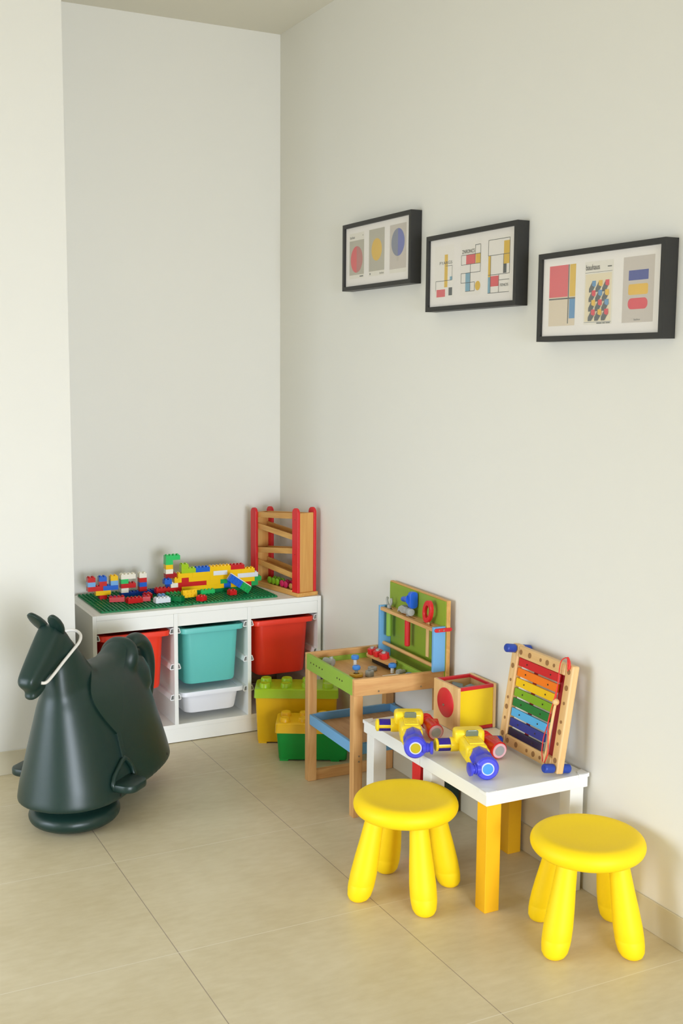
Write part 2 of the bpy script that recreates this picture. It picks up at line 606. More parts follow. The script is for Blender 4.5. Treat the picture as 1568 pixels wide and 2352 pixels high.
def build(parent, rows):
    for r in rows:
        i, k, nx, m = r[:4]
        ny = r[4] if len(r) > 4 else 2
        j = r[5] if len(r) > 5 else 0
        brick(parent, i, k, nx, m, ny, j, label=NAMES[m.name])

# two green studded plates side by side
ZP = SH + 0.0006
PT = 0.0042
for pi, (px, py, lb) in enumerate(((-0.9575, -0.4235, 'green studded baseplate on the left half of the white cabinet top'),
                                   (-0.5745, -0.4185, 'green studded baseplate on the right half of the white cabinet top'))):
    bm = bm_new()
    n = 24
    s = n * U
    prof = rrect(s / 2, s / 2, .008, 3, s / 2, s / 2)
    add_prism(bm, prof, 0, PT, 'z')
    for i in range(n):
        for j in range(n):
            add_cyl(bm, ((i + .5) * U, (j + .5) * U, PT - .0005), ((i + .5) * U, (j + .5) * U, PT + .0045), .0047, n=8)
    o = obj('baseplate', bm, PLATE_G)
    o.location = (px, py, ZP)
    tag(o, lb, 'toy baseplate', 'green baseplates on the cabinet')
ZB = ZP + PT + 0.0002

s1 = thing('brick_tower', 'branching toy brick tower with three short columns, at the left end of the green plate', 'toy brick model', (-0.899, -0.186, ZB))
build(s1, [(0, 0, 2, B_RED), (-1, 1, 4, B_YEL), (-3, 2, 4, B_RED), (1, 2, 4, B_BLUE), (-3, 3, 2, B_LBLUE), (0, 3, 2, B_RED), (3, 3, 2, B_LBLUE),
           (-3, 4, 2, B_RED), (0, 4, 2, B_BLUE), (3, 4, 2, B_YEL)])
s2 = thing('brick_tower', 'toy brick model with cream-topped arch and cream-topped column on a blue base', 'toy brick model', (-0.803, -0.172, ZB))
build(s2, [(0, 0, 4, B_DBLUE), (4, 0, 6, B_DBLUE), (0, 1, 2, CREAM), (0, 2, 4, B_RED), (0, 3, 2, B_BGRN), (0, 4, 4, CREAM),
           (5, 1, 2, B_RED), (5, 2, 2, B_BLUE), (5, 3, 2, B_RED), (5, 4, 2, CREAM)])
s3 = thing('brick_animal', 'long yellow toy brick animal with a green-topped tail tower on the green plate', 'toy brick model', (-0.562, -0.2445, ZB))
Y = B_YEL
build(s3, [
    (1, 0, 4, B_DGRN), (5, 0, 4, B_BGRN, 3, -1), (9, 0, 4, B_DGRN), (13, 0, 4, B_DGRN), (17, 0, 3, B_DGRN),
    (-7, 1, 4, B_RED), (-3, 1, 3, B_RED), (0, 1, 6, Y), (6, 1, 6, Y), (12, 1, 2, B_BLUE), (14, 1, 4, Y), (18, 1, 2, B_RED), (20, 1, 2, B_GRN),
    (-3, 2, 2, CREAM), (-1, 2, 8, B_RED), (7, 2, 4, Y), (11, 2, 2, B_GRN), (13, 2, 1, B_BLUE), (14, 2, 3, Y), (17, 2, 4, Y), (21, 2, 2, B_GRN),
    (-2, 3, 2, Y), (0, 3, 2, B_RED), (2, 3, 6, Y), (8, 3, 4, Y), (12, 3, 4, Y), (16, 3, 6, GREYWHITE),
    (-4, 2, 1, B_DBLUE, 1, 1), (-5, 3, 2, B_BLUE, 2, -1),
    (-1, 4, 4, Y), (3, 4, 6, Y), (9, 4, 4, GREYWHITE), (13, 4, 4, Y), (17, 4, 4, Y), (-4, 4, 3, B_DRED, 2, 1),
    (0, 5, 4, B_LIME), (4, 5, 4, B_BLUE), (8, 5, 6, Y), (14, 5, 4, B_RED), (-4, 5, 2, CREAM, 2, 1),
    (0, 6, 2, B_LIME), (-4, 6, 2, Y, 2, 1), (-4, 7, 2, B_BGRN, 2, 1), (-4, 8, 4, B_BGRN, 2, 1)])
s4 = thing('brick_stack', 'blue, green and cream toy brick slab leaning against the yellow brick animal', 'toy brick model', (-0.384, -0.288, ZB + 0.066), rot=(PI / 2, math.radians(35), 0))
build(s4, [(0, 1, 4, B_BLUE), (4, 1, 3, B_GRN)])
brick(s4, 0.25, 0.35, 7, CREAM, 2, 0.28, 0.65 * BHT, label='cream plate')

def loose(nx, ny, m, x, y, rz, label, rot=None, z=None):
    o = bpy.data.objects.new('toy_brick', brick_mesh(nx, ny, m))
    COL.objects.link(o)
    e = rot if rot else (0, 0, math.radians(rz))
    from mathutils import Euler
    c = Euler(e).to_matrix() @ Vector((nx * U / 2, ny * U / 2, 0))
    zz = ZB if z is None else z
    o.location = (x - c.x, y - c.y, zz)
    o.rotation_euler = e
    tag(o, label, 'toy brick', 'loose toy bricks on the green plates')
    return o

ZS = ZB + .0050                        # lying on top of the plate studs
loose(4, 2, B_RED, -0.848, -0.262, -10, 'loose red brick nearest the left end of the green plate', z=ZS)
loose(4, 2, B_RED, -0.790, -0.314, 5, 'largest-looking loose red brick at the front, with a red brick beside it', z=ZS)
loose(2, 2, B_RED, -0.734, -0.298, -10, 'small loose red brick between red brick and white brick', z=ZS)
loose(2, 2, B_RED, -0.713, -0.246, 8, 'small loose red brick lying behind the light blue brick', z=ZS)
loose(2, 2, B_LBLUE, -0.669, -0.300, -4, 'loose light blue brick directly behind the loose white brick', z=ZS)
loose(4, 2, GREYWHITE, -0.686, -0.357, 4, 'loose white brick in front of the light blue brick', z=ZS)
loose(4, 2, B_DGRN, -0.623, -0.350, -46, 'loose dark green brick lying slantwise beside the yellow loose brick', z=ZS)
loose(4, 2, B_GRN, -0.612, -0.281, -6, 'loose green brick behind the slanted dark green brick', z=ZS)
loose(4, 2, B_YEL, -0.562, -0.328, 6, 'loose yellow brick lying on its side on the green plate', rot=(math.radians(78), 0, math.radians(6)), z=ZS + .004)
loose(2, 2, B_RED, -0.527, -0.392, 32, 'loose red brick turned cornerwise at the front edge', z=ZS)
loose(2, 2, B_RED, -0.367, -0.327, 4, 'loose red brick in front of the leaning blue slab', z=ZS)

# ------------------------------------------------------------------ marble run
mr = thing('ball_run', 'wooden zigzag ball run with red round-topped posts on the white cabinet', 'toy ball run', (-0.121, -0.464, SH + 0.0008), math.radians(10.2))
MW, ML = 0.105, 0.388                 # local x: width, y: length
one_box('base', (0, 0, 0), (MW, ML, 0.016), W_OAK['y'], mr, 0.002)
one_box('tray_lip', (0.0, 0.05, 0.016), (0.010, ML - .004, 0.023), W_OAK['y'], mr, 0.001)
one_box('tray_lip', (MW - .010, 0.05, 0.016), (MW, ML - .004, 0.023), W_OAK['y'], mr, 0.001)
for y0, PTOP in ((0.008, 0.379), (ML - 0.053, 0.349)):
    for x0 in (0.004, MW - 0.016):
        bm = bm_new()
        w = 0.043
        poly = [(y0, 0.016), (y0 + w, 0.016)]
        for k in range(13):
            a = PI * k / 12
            poly.append((y0 + w / 2 + w / 2 * math.cos(a), PTOP - w / 2 + w / 2 * math.sin(a)))
        add_prism(bm, poly, x0, x0 + 0.012, 'x')
        obj('post', bm, T_RED, mr, bevel=0.0015)
one_box('end_panel', (0.016, 0.014, 0.016), (MW - .016, 0.024, .357), W_OAK['z'], mr, 0.001)
one_box('end_panel', (0.016, ML - .026, 0.016), (MW - .016, ML - .016, .327), W_OAK['z'], mr, 0.001)
for zn, zf, gap in ((0.356, 0.328, 'n'), (0.258, 0.282, 'f'), (0.206, 0.169, 'n'), (0.091, 0.120, 'f')):
    bm = bm_new()
    ya, yb = 0.025, ML - 0.027
    hh = 0.024
    for (xa, xb, dz0, dz1) in ((0.017, 0.024, -hh, 0), (MW - .024, MW - .017, -hh, 0), (0.024, MW - .024, -hh, -hh + .006)):
        vs = [bm.verts.new(p) for p in ((xa, ya, zn + dz0), (xb, ya, zn + dz0), (xb, yb, zf + dz0), (xa, yb, zf + dz0), (xa, ya, zn + dz1), (xb, ya, zn + dz1), (xb, yb, zf + dz1), (xa, yb, zf + dz1))]
        for f in ((0, 3, 2, 1), (4, 5, 6, 7), (0, 1, 5, 4), (1, 2, 6, 5), (2, 3, 7, 6), (3, 0, 4, 7)):
            bm.faces.new([vs[i] for i in f])
    obj('ramp', bm, W_OAK['y'], mr, bevel=0.0008)
for z in (0.33, 0.18):
    bm = bm_new()
    for x0, s in ((0.0035, -1),):
        add_cyl(bm, (x0, 0.0295, z), (x0 + .002, 0.0295, z), 0.002, n=10)
    obj('screw', bm, T_DARK, mr)

def roller(label, m, x, y, rz, r, nw, extra=None):
    c_ = Matrix.Rotation(math.radians(10.2), 3, 'Z') @ Vector((x, y, 0)) + Vector((-.121, -.464, SH + .0177))
    t = thing('rolling_toy', label, 'rolling toy', c_, rz, 'small rolling toys on the ball run')
    bm = bm_new()
    for i in range(nw):
        for sx in (-1, 1):
            add_cyl(bm, (sx * .010, (i - (nw - 1) / 2) * r * 1.9, r), (sx * .019, (i - (nw - 1) / 2) * r * 1.9, r), r, n=16, prof=[(0, r * .85), (.2, r), (.8, r), (1, r * .8)])
    obj('wheels', bm, m, t, smooth='auto')
    bm = bm_new()
    add_box(bm, (-.010, -nw * r * .9, r * .6), (.010, nw * r * .9, r * 1.35))
    obj('chassis', bm, extra or m, t, bevel=.002)
    return t

roller('small lime wheeled toy at the far end of the ball run tray', LIMEB, .046, .235, 0.2, 0.0155, 3)
roller('small pink wheeled toy in the middle of the ball run tray', PINK, .044, .150, 0.2, 0.015, 2)
t = roller('small natural wood wheeled toy with black knob, by the near red post', W_OAK['x'], .046, .085, 0.2, 0.013, 2)
bm = bm_new()
add_cyl(bm, (0, 0, .016), (0, 0, .036), .009, n=14, prof=[(0, .006), (.3, .009), (.7, .009), (1, .003)])
obj('knob', bm, BLACK, t, smooth='auto')

# ------------------------------------------------------------------ big brick-shaped storage boxes
def brick_box(label, loc, rz, L, D, zl, zt, mbody, mlid, nx, ny, sr, sh, inset=0.012):
    t = thing('brick_storage_box', label, 'storage box', loc, rz, 'brick-shaped storage boxes on the floor')
    bm = bm_new()
    i = inset
    def ring(e, z, r=.012):
        return [Vector((x, y, z)) for x, y in rrect(L / 2 - e, D / 2 - e, r, 4, L / 2, D / 2)]
    rings(bm, [ring(i + .004, .006), ring(i + .002, .010), ring(.006, zl + .004), ring(.006, zl + .01)])
    for fx in (0.03, L - .03 - .035):
        for fy in (i + .003, D - i - .028):
            add_box(bm, (fx - .012, fy, 0), (fx + .012 + .010, fy + .025, .008))
    obj('box_body', bm, mbody, t, smooth='auto')
    bm = bm_new()
    rings(bm, [ring(0, zl), ring(0.0005, zl + .001), ring(.002, zt - .003), ring(.005, zt)])
    obj('lid', bm, mlid, t, smooth='auto')
    for a in range(nx):
        for b in range(ny):
            bm = bm_new()
            c = Vector(((a + .5) * L / nx, (b + .5) * D / ny, 0))
            add_lathe(bm, [(sr + .001, zt - .002), (sr, zt + .002), (sr - .0006, zt + sh - .003), (sr - .003, zt + sh), (sr * .6, zt + sh), (sr * .55, zt + sh - .0008)], 28, 0, c)
            obj('stud', bm, mlid, t, smooth='auto')
    return t

brick_box('larger brick-shaped yellow box with lime studded lid, against the white cabinet', (-0.386, -0.612, 0), math.radians(-27), 0.345, 0.160, 0.194, 0.231, BOX_YEL, BOX_LIME, 4, 2, 0.0225, 0.018)
brick_box('smaller brick-shaped green box with yellow studded lid, beneath the workbench shelf', (-0.393, -0.842, 0), math.radians(-28), 0.295, 0.150, 0.116, 0.154, BOX_GRN, BOX_YLID, 4, 2, 0.0205, 0.016)

# ------------------------------------------------------------------ toy workbench
wb = thing('toy_workbench', 'wooden toy workbench with green tray, blue uprights and green tool board', 'toy workbench', (-0.374, -1.470, 0), math.radians(-1.4))
BW, BL, BT, BB = 0.356, 0.414, 0.486, 0.427   # local x depth, y length
LEG = 0.034
for x0 in (0.0, BW - LEG):
    for y0 in (0.0, BL - LEG):
        bm = bm_new()
        add_box(bm, (x0, y0 + .001, 0), (x0 + LEG, y0 + LEG - .001, BB + .002 if True else BB))
        obj('leg', bm, W_PINE['z'], wb, bevel=.0015)
bm = bm_new()
add_prism(bm, [(0, 0), (BW, -.020), (BW, -.003), (0, .016)], BB, BT, 'z')
obj('side_rail', bm, W_PINE['x'], wb, bevel=.0015)
one_box('side_rail', (0, BL - .016, BB), (BW, BL, BT), W_PINE['x'], wb, .0015)
one_box('front_rail', (-.0005, .016, BB), (.012, BL - .016, BT - .001), T_GRN, wb, .001, label='green front rail with a row of small holes')
one_box('back_rail', (.262, .016, BB), (.274, BL - .016, BT - .006), T_GRN, wb, .001, label='green back rail')
one_box('inner_strip', (.012, BL - .024, BB), (.262, BL - .016, BT - .022), T_GRN, wb, .001, label='green inner strip')
one_box('inner_strip', (.012, .016, BB), (.262, .022, BT - .03), T_GRN, wb, .001, label='green inner strip')
one_box('tray_floor', (.012, .016, BB + .010), (.262, BL - .016, BB + .020), W_PINE['y'], wb)
TZ = BB + .020
for k, yy in enumerate((.36, .335, .31, .285, .26, .135, .115, .095)):
    bm = bm_new()
    add_cyl(bm, (-.0012, yy, BB + .032), (.001, yy, BB + .032), .0032, n=10)
    obj('hole', bm, T_DARK, wb)
for yy, xx in ((-.0060, .09), (-.0150, .25)):
    bm = bm_new()
    add_cyl(bm, (xx, yy, BB + .012), (xx, yy + .003, BB + .012), .003, n=10)
    obj('screw', bm, METAL, wb)
for zz in (.217, .198):
    bm = bm_new()
    add_cyl(bm, (.02, -.0008, zz), (.02, .002, zz), .003, n=10)
    obj('screw', bm, METAL, wb)
one_box('foot_rail', (LEG, .003, 0), (BW - LEG, LEG - .006, .036), W_PINE['x'], wb, .0015)
one_box('foot_rail', (LEG, BL - LEG + .006, 0), (BW - LEG, BL - .003, .036), W_PINE['x'], wb, .0015)
for lo, hi in (((.004, LEG, .22), (.016, BL - LEG, .258)), ((BW - .016, LEG, .22), (BW - .004, BL - LEG, .258)), ((LEG, .006, .22), (BW - LEG, .018, .258)),
               ((.016, BL - LEG - .002, .22), (BW + .006, BL - LEG + .010, .258))):
    one_box('shelf_rail', lo, hi, T_BLUE, wb, .001, label='blue shelf rail')
one_box('shelf_board', (.016, .018, .222), (BW - .016, BL - LEG - .002, .230), W_PINE['y'], wb)
bm = bm_new()
add_box(bm, (BW - .016, -.030, .40), (BW - .002, BL - .024, .735))
bb = obj('tool_board', bm, W_OAK['y'], wb, bevel=.001)
one_box('board_face', (BW - .0185, -.024, .42), (BW - .016, BL - .027, .731), T_GRN2, wb, label='green painted face of the tool board')
for y0, zb in ((-.026, BT + .0005), (BL - .038, BB + .02)):
    bm = bm_new()
    add_box(bm, (BW - .066, y0, zb), (BW - .019, y0 + .012, .645))
    obj('upright', bm, T_BLUE, wb, bevel=.001, label='blue upright')
bm = bm_new()
for xa, xb, ya, yb in ((BW - .064, BW - .0505, -.014, BL - .038), (BW - .0355, BW - .019, -.014, BL - .038), (BW - .0505, BW - .0355, -.014, .02), (BW - .0505, BW - .0355, .09, .14), (BW - .0505, BW - .0355, .25, .31)):
    add_box(bm, (xa, ya, .628), (xb, yb, .640))
obj('rack_shelf', bm, W_PINE['y'], wb)
bm = bm_new()
add_cyl(bm, (BW - .048, -.014, .501), (BW - .048, BL - .038, .501), .007, n=14)
obj('dowel', bm, W_PINE['y'], wb, smooth='auto')
bm = bm_new()
add_prism(bm, rrect(.034, .0065, .006, 4, BW - .030, .634), -.032, -.0262, 'y')
cl = obj('clip', bm, T_RED, wb, bevel=.0008, label='red clip')
bm = bm_new()
for xx in (BW - .048, BW - .030):
    add_cyl(bm, (xx, -.0332, .634), (xx, -.0318, .634), .003, n=10)
obj('screw', bm, METAL, cl)

WM = Matrix.Translation((-0.374, -1.470, 0)) @ Matrix.Rotation(math.radians(-1.4), 4, 'Z')

def wbp(x, y, z):
    return WM @ Vector((x, y, z))

G_T = 'toy tools in the workbench rack'
RX = BW - .043                       # rack centre line
# wrench
t = thing('toy_wrench', 'toy wrench with green handle and grey jaw at far end of the tool rack', 'toy tool', wbp(RX, BL - .068, .6405), 0, G_T)
bm = bm_new()
add_cyl(bm, (0, 0, -.108), (0, 0, -.0135), .0105, n=16, prof=[(0, .008), (.03, .0105), (1, .0105)])
obj('handle', bm, mat('wrench_green', rgb(136, 178, 66), .4), t, smooth='auto')
bm = bm_new()
add_cyl(bm, (0, 0, -.0135), (0, 0, .0), .005, n=12)
add_cyl(bm, (0, 0, .0), (0, 0, .012), .008, n=14)
pts = [(0, .017 * math.cos(a), .026 + .017 * math.sin(a)) for a in [math.radians(d) for d in range(140, 401, 20)]]
add_tube(bm, pts, [.0048] * len(pts), 8)
obj('jaw', bm, T_GREY, t, smooth='auto')
# hammer
t = thing('toy_hammer', 'toy hammer with grey head and red handle hanging in the middle of the tool rack', 'toy tool', wbp(RX, BL - .212, .6405), 0, G_T)
bm = bm_new()
add_cyl(bm, (0, 0, -.114), (0, 0, -.0135), .0105, n=16, prof=[(0, .008), (.03, .0105), (1, .0105)])
obj('handle', bm, T_RED, t, smooth='auto')
bm = bm_new()
add_cyl(bm, (0, 0, -.0135), (0, 0, .003), .006, n=12)
add_cyl(bm, (-.004, -.034, .017), (0, .010, .017), .0145, n=20, prof=[(0, .0125), (.08, .0145), (.42, .0145), (.5, .011), (.62, .011), (.7, .0135), (1, .0135)])
poly = [(.008, .006), (.030, .004), (.048, .010), (.060, .002), (.052, .022), (.030, .033), (.008, .030)]
add_prism(bm, poly, -.010, .010, 'x')
obj('head', bm, T_GREY, t, smooth='auto', bevel=.001)
# saw
t = thing('toy_saw', 'toy saw with red oval handle standing at the near end of the tool rack', 'toy tool', wbp(RX, .056, .6405), 0, G_T)
bm = bm_new()
pts = [(0, .026 * math.cos(a) - .012 * math.sin(a), .043 + .040 * math.sin(a) + .008 * math.cos(a)) for a in [2 * PI * k / 24 for k in range(24)]]
R_ = []
for p_ in pts:
    q_ = Vector((0, 0, .043)) + (Vector(p_) - Vector((0, 0, .043))) * .55
    R_.append((Vector(p_), q_))
fa = []
for sx in (-.0065, .0065):
    o_ = [bm.verts.new(p + Vector((sx, 0, 0))) for p, q in R_]
    i_ = [bm.verts.new(q + Vector((sx, 0, 0))) for p, q in R_]
    fa.append((o_, i_))
n = len(pts)
for k in range(n):
    j = (k + 1) % n
    (o0, i0), (o1, i1) = fa
    bm.faces.new((o0[k], o0[j], i0[j], i0[k]))
    bm.faces.new((o1[j], o1[k], i1[k], i1[j]))
    bm.faces.new((o0[j], o0[k], o1[k], o1[j]))
    bm.faces.new((i0[k], i0[j], i1[j], i1[k]))
obj('handle', bm, T_RED, t, bevel=.001)
bm = bm_new()
add_box(bm, (-.001, -.010, -.120), (.001, .010, .006))
obj('blade', bm, W_BEECH['z'], t)
# blue plane-shaped peg on the board
t = thing('toy_screwdriver', 'blue cone-shaped toy fixed high on the green tool board', 'toy tool', wbp(BW - .0188, .205, .700), 0, G_T)
bm = bm_new()
add_prism(bm, rrect(.016, .030, .012, 4, -.021, .002), -.040, -.022, 'y')
obj('cap', bm, T_DBLUE, t, bevel=.001)
bm = bm_new()
add_cyl(bm, (-.024, -.022, .002), (-.024, .036, -.006), .02, n=18, prof=[(0, .021), (.45, .012), (.55, .0105), (.8, .0105), (.97, .009), (1, .006)])
obj('cone', bm, T_DBLUE, t, smooth='auto')

# loose fittings in the tray
TT = TZ + 0.0008
G_F = 'toy bolts and nuts in the workbench tray'

def bolt(label, x, y, z, h, rot=None, slot=True):
    t = thing('toy_bolt', label, 'toy bolt', (x, y, z), 0, G_F, rot=rot)
    bm = bm_new()
    add_cyl(bm, (0, 0, 0), (0, 0, h), .0065, n=12, prof=[(0, .0055), (.15, .0068), (.3, .0056), (.45, .0068), (.6, .0056), (.75, .0068), (.9, .0056), (1, .0056)])
    obj('shaft', bm, WHITE_PL if slot else T_GREY, t, smooth='auto')
    bm = bm_new()
    add_cyl(bm, (0, 0, h - .001), (0, 0, h + .014), .014, n=20, prof=[(0, .012), (.2, .0145), (.8, .0145), (1, .011)])
    hd = obj('head', bm, PEG_BLUE, t, smooth='auto')
    bm = bm_new()
    add_box(bm, (-.009, -.0014, h + .0138), (.009, .0014, h + .0144))
    obj('slot', bm, T_DBLUE, hd)
    return t

def nut(label, x, y, z, r=.014, h=.014, m=None, rot=None):
    bm = bm_new()
    n = 6
    m = m or T_GREY
    R1 = [[Vector((rr * math.cos(2 * PI * i / 24) * (1 + .05 * math.cos(6 * 2 * PI * i / 24)), rr * math.sin(2 * PI * i / 24) * (1 + .05 * math.cos(6 * 2 * PI * i / 24)), zz)) for i in range(24)]
          for rr, zz in ((r * .45, h), (r * .9, h), (r, h * .85), (r, h * .15), (r * .9, 0), (r * .45, 0))]
    R = rings(bm, R1, False)
    for i in range(24):
        bm.faces.new((R[-1][i], R[-1][(i + 1) % 24], R[0][(i + 1) % 24], R[0][i]))
    o = obj('toy_nut', bm, m, None, smooth='auto')
    o.location = (x, y, z)
    if rot:
        o.rotation_euler = rot
    return tag(o, label, 'toy nut', G_F)

bolt('blue-headed toy bolt on tall white shaft near the green front rail', -0.220, -1.180, TT, .026)
t = nut('yellow toy disc under the blue bolt in the near corner of the tray', -0.280, -1.305, TT, .025, .010, mat('disc_yellow', rgb(226, 176, 60), .45))
bolt('blue-headed toy bolt standing on the yellow disc', -0.280, -1.305, TT + .0105, .014, slot=False)
bolt('blue-headed toy bolt on white shaft next to the wooden strip', -0.146, -1.326, TT, .022)
bolt('short blue-headed toy bolt at the back near corner of the tray', -0.128, -1.414, TT, .006)
nut('grey toy nut beside the yellow disc', -0.238, -1.326, TT, .016, .020)
nut('grey toy nut in the middle of the tray', -0.192, -1.262, TT, .017, .013)
t = thing('toy_nut', 'grey toy wing nut in the far front corner of the tray', 'toy nut', (-0.300, -1.140, TT), .5, G_F)
bm = bm_new()
add_cyl(bm, (0, -.012, .014), (0, .028, .014), .014, n=18)
add_cyl(bm, (0, -.006, .020), (0, -.002, .034), .007, n=12)
obj('body', bm, T_GREY, t, smooth='auto')
t = thing('toy_bolt', 'grey toy bolt lying near the back rail of the tray', 'toy bolt', (-0.128, -1.362, TT), .2, G_F)
bm = bm_new()
add_cyl(bm, (-.02, 0, .012), (.012, 0, .012), .011, n=16, prof=[(0, .010), (.05, .011), (.5, .011), (.52, .007), (1, .007)])
obj('shaft', bm, T_GREY, t, smooth='auto')
o = one_box('wooden_strip', (-.045, -.012, 0), (.045, .012, .012), W_PINE['x'], None, .001)
o.location = (-0.198, -1.404, TT)
tag(o, 'short plain wooden strip in the tray behind the near side rail', 'toy plank', G_F)
o = one_box('wooden_strip', (-.03, -.006, 0), (.03, .006, .010), WHITE_PL, None, .001)
o.location = (-0.182, -1.378, TT + .001)
tag(o, 'short white plastic strip in the tray near the grey bolt', 'toy plank', G_F)
# slanted strip carrying three red nuts
t = thing('toy_plank', 'slanted wooden strip with three red nuts resting on the tray', 'toy plank', (-0.132, -1.218, TT + .028), 0, G_F, rot=(math.radians(0), math.radians(-10), math.radians(3)))
bm = bm_new()
add_prism(bm, rrect(.020, .085, .018, 6), -.004, .005, 'z')
obj('strip', bm, W_PINE['y'], t, bevel=.001)
bm = bm_new()
add_box(bm, (-.012, -.07, -.024), (.012, .05, -.0045))
obj('batten', bm, BLACK, t, bevel=.001)
for yy in (.056, .017, -.025):
    bm = bm_new()
    add_cyl(bm, (0, yy, .005), (0, yy, .026), .019, n=6)
    k = obj('red_nut', bm, T_RED, t, bevel=.0015)
    bm = bm_new()
    add_cyl(bm, (0, yy, .026), (0, yy, .032), .007, n=12)
    obj('bolt_end', bm, T_GREY, k)

# ------------------------------------------------------------------ children's tables
TBH, TT_ = 0.36, 0.040
TX0, TW = -0.3635, 0.354

def table(label, y0, L, legcols, protect):
    t = thing('side_table', label, 'table', (TX0, y0, 0), 0, 'low white tables pushed together')
    one_box('table_top', (0, 0, TBH - TT_), (TW, L, TBH), WHITE_FURN, t, .0012)
    lw, ins = .048, .008
    for (ix, iy, m) in legcols:
        x0 = ins if ix == 0 else TW - ins - lw
        yy = ins if iy == 0 else L - ins - lw
        nm = {WHITE_FURN.name: None, LEG_YEL.name: 'yellow leg', LEG_RED.name: 'red leg', LEG_DG.name: 'dark green leg'}[m.name]
        one_box('leg', (x0, yy, 0), (x0 + lw, yy + lw, TBH - TT_), m, t, .001, nm)
    for ix, iy in protect:
        bm = bm_new()
        cx, cy = (0, TW)[ix], (0, L)[iy]
        sx, sy = (1, -1)[ix], (1, -1)[iy]
        poly = [(cx - sx * .003 + sx * u, cy - sy * .003 + sy * v) for u, v in ((0, .006), (.002, .002), (.006, 0), (.036, 0), (.034, .012), (.026, .026), (.012, .034), (0, .036))]
        add_prism(bm, poly, TBH, TBH + .003, 'z')
        for (pa, pb) in (((cx - sx * .003, cy - sy * .003), (cx, cy + sy * .034)), ((cx, cy - sy * .003), (cx + sx * .034, cy))):
            add_box(bm, (min(pa[0], pb[0]), min(pa[1], pb[1]), TBH - .009), (max(pa[0], pb[0]), max(pa[1], pb[1]), TBH + .003))
        obj('corner_guard', bm, WHITE_PL, t, bevel=.0012)
    return t

table('low white table further from camera, with a red leg, carrying the shape box', -1.8835, 0.3625, [(0, 1, WHITE_FURN), (1, 1, LEG_DG), (0, 0, LEG_RED), (1, 0, WHITE_FURN)], [(0, 1)])
table('low white table nearer the camera, with yellow legs, carrying the xylophone', -2.2480, 0.3625, [(0, 1, WHITE_FURN), (1, 1, LEG_YEL), (0, 0, LEG_YEL), (1, 0, WHITE_FURN)], [(0, 0), (1, 0)])

# ------------------------------------------------------------------ shape sorting box
S = 0.148
sb = thing('shape_box', 'wooden shape sorting cube with yellow side and round red flap on the white table', 'toy box', (-0.157, -1.775, TBH + .0008))
th = .010
bm = bm_new()
add_box(bm, (0, 0, 0), (th, S, S))
obj('side_panel', bm, W_BEECH['z'], sb, bevel=.001)
one_box('side_panel', (S - th, 0, 0), (S, S, S), W_BEECH['z'], sb, .001)
one_box('front_panel', (th, .004, .012), (S - th, .010, S - .012), CUBE_YEL, sb, .0005, 'yellow front panel')
one_box('back_panel', (th, S - .010, .0), (S - th, S - .004, S - .012), W_BEECH['x'], sb, .0005)
one_box('bottom_panel', (th, .010, .002), (S - th, S - .010, .010), W_BEECH['x'], sb)
for y0 in (.001, S - .013):
    one_box('edge_bar', (th, y0, S - .012), (S - th, y0 + .012, S - .001), CUBE_RED, sb, .002, 'red edge bar')
one_box('edge_bar', (th, .001, .001), (S - th, .012, .012), CUBE_RED, sb, .002, 'red edge bar')
one_box('edge_bar', (th, .013, S - .011), (th + .006, S - .013, S - .002), CUBE_RED, sb, .001, 'red edge bar')
one_box('edge_bar', (S - th - .006, .013, S - .011), (S - th, S - .013, S - .002), CUBE_RED, sb, .001, 'red edge bar')
bm = bm_new()
add_cyl(bm, (-.003, .074, .083), (.001, .074, .083), .049, n=40, prof=[(0, .047), (.3, .049), (1, .049)])
fl = obj('round_flap', bm, CUBE_RED, sb, smooth='auto', label='round red flap')
bm = bm_new()
add_cyl(bm, (-.006, .080, .074), (-.0028, .080, .074), .004, n=12)
obj('screw', bm, METAL, fl)
bm = bm_new()
for (a, b, q, h, r) in ((.05, .05, 0, .022, .022), (.095, .07, .4, .02, .02), (.06, .10, 1.0, .025, .024)):
    M = Matrix.Translation((a, b, S - .030)) @ Matrix.Rotation(q, 4, 'Z') @ Matrix.Rotation(.2, 4, 'X')
    add_box(bm, (-r, -r * .8, -h / 2), (r, r * .8, h / 2), M)
add_box(bm, (th, .011, S - .052), (S - th, S - .011, S - .044))
o = obj('inner_tray', bm, CUBE_LID, sb, bevel=.004, label='teal grey shapes lying inside')

# ------------------------------------------------------------------ xylophone frame leaning on the wall
LEAN = math.radians(8.5)
xy = thing('toy_xylophone', 'wooden framed xylophone with rainbow bars leaning upright against the wall', 'toy xylophone', (-0.1145, -2.236, TBH + .0095), rot=(0, LEAN, math.radians(-2.0)))
# local: x = thickness (towards the wall), y = width, z = up
XW, XH, XT = 0.311, 0.318, 0.024
RW = 0.034

def rail_y(name, y0, y1, z0, z1, holes, m, axis):
    o = one_box(name, (0, y0, z0), (XT, y1, z1), m, xy, .004)
    for (hy, hz, hr) in holes:
        b = bm_new()
        add_cyl(b, (-.0006, hy, hz), (.001, hy, hz), hr, n=16)
        obj('hole', b, mat('hole_brown', rgb(150, 108, 62), .8), o)
    return o

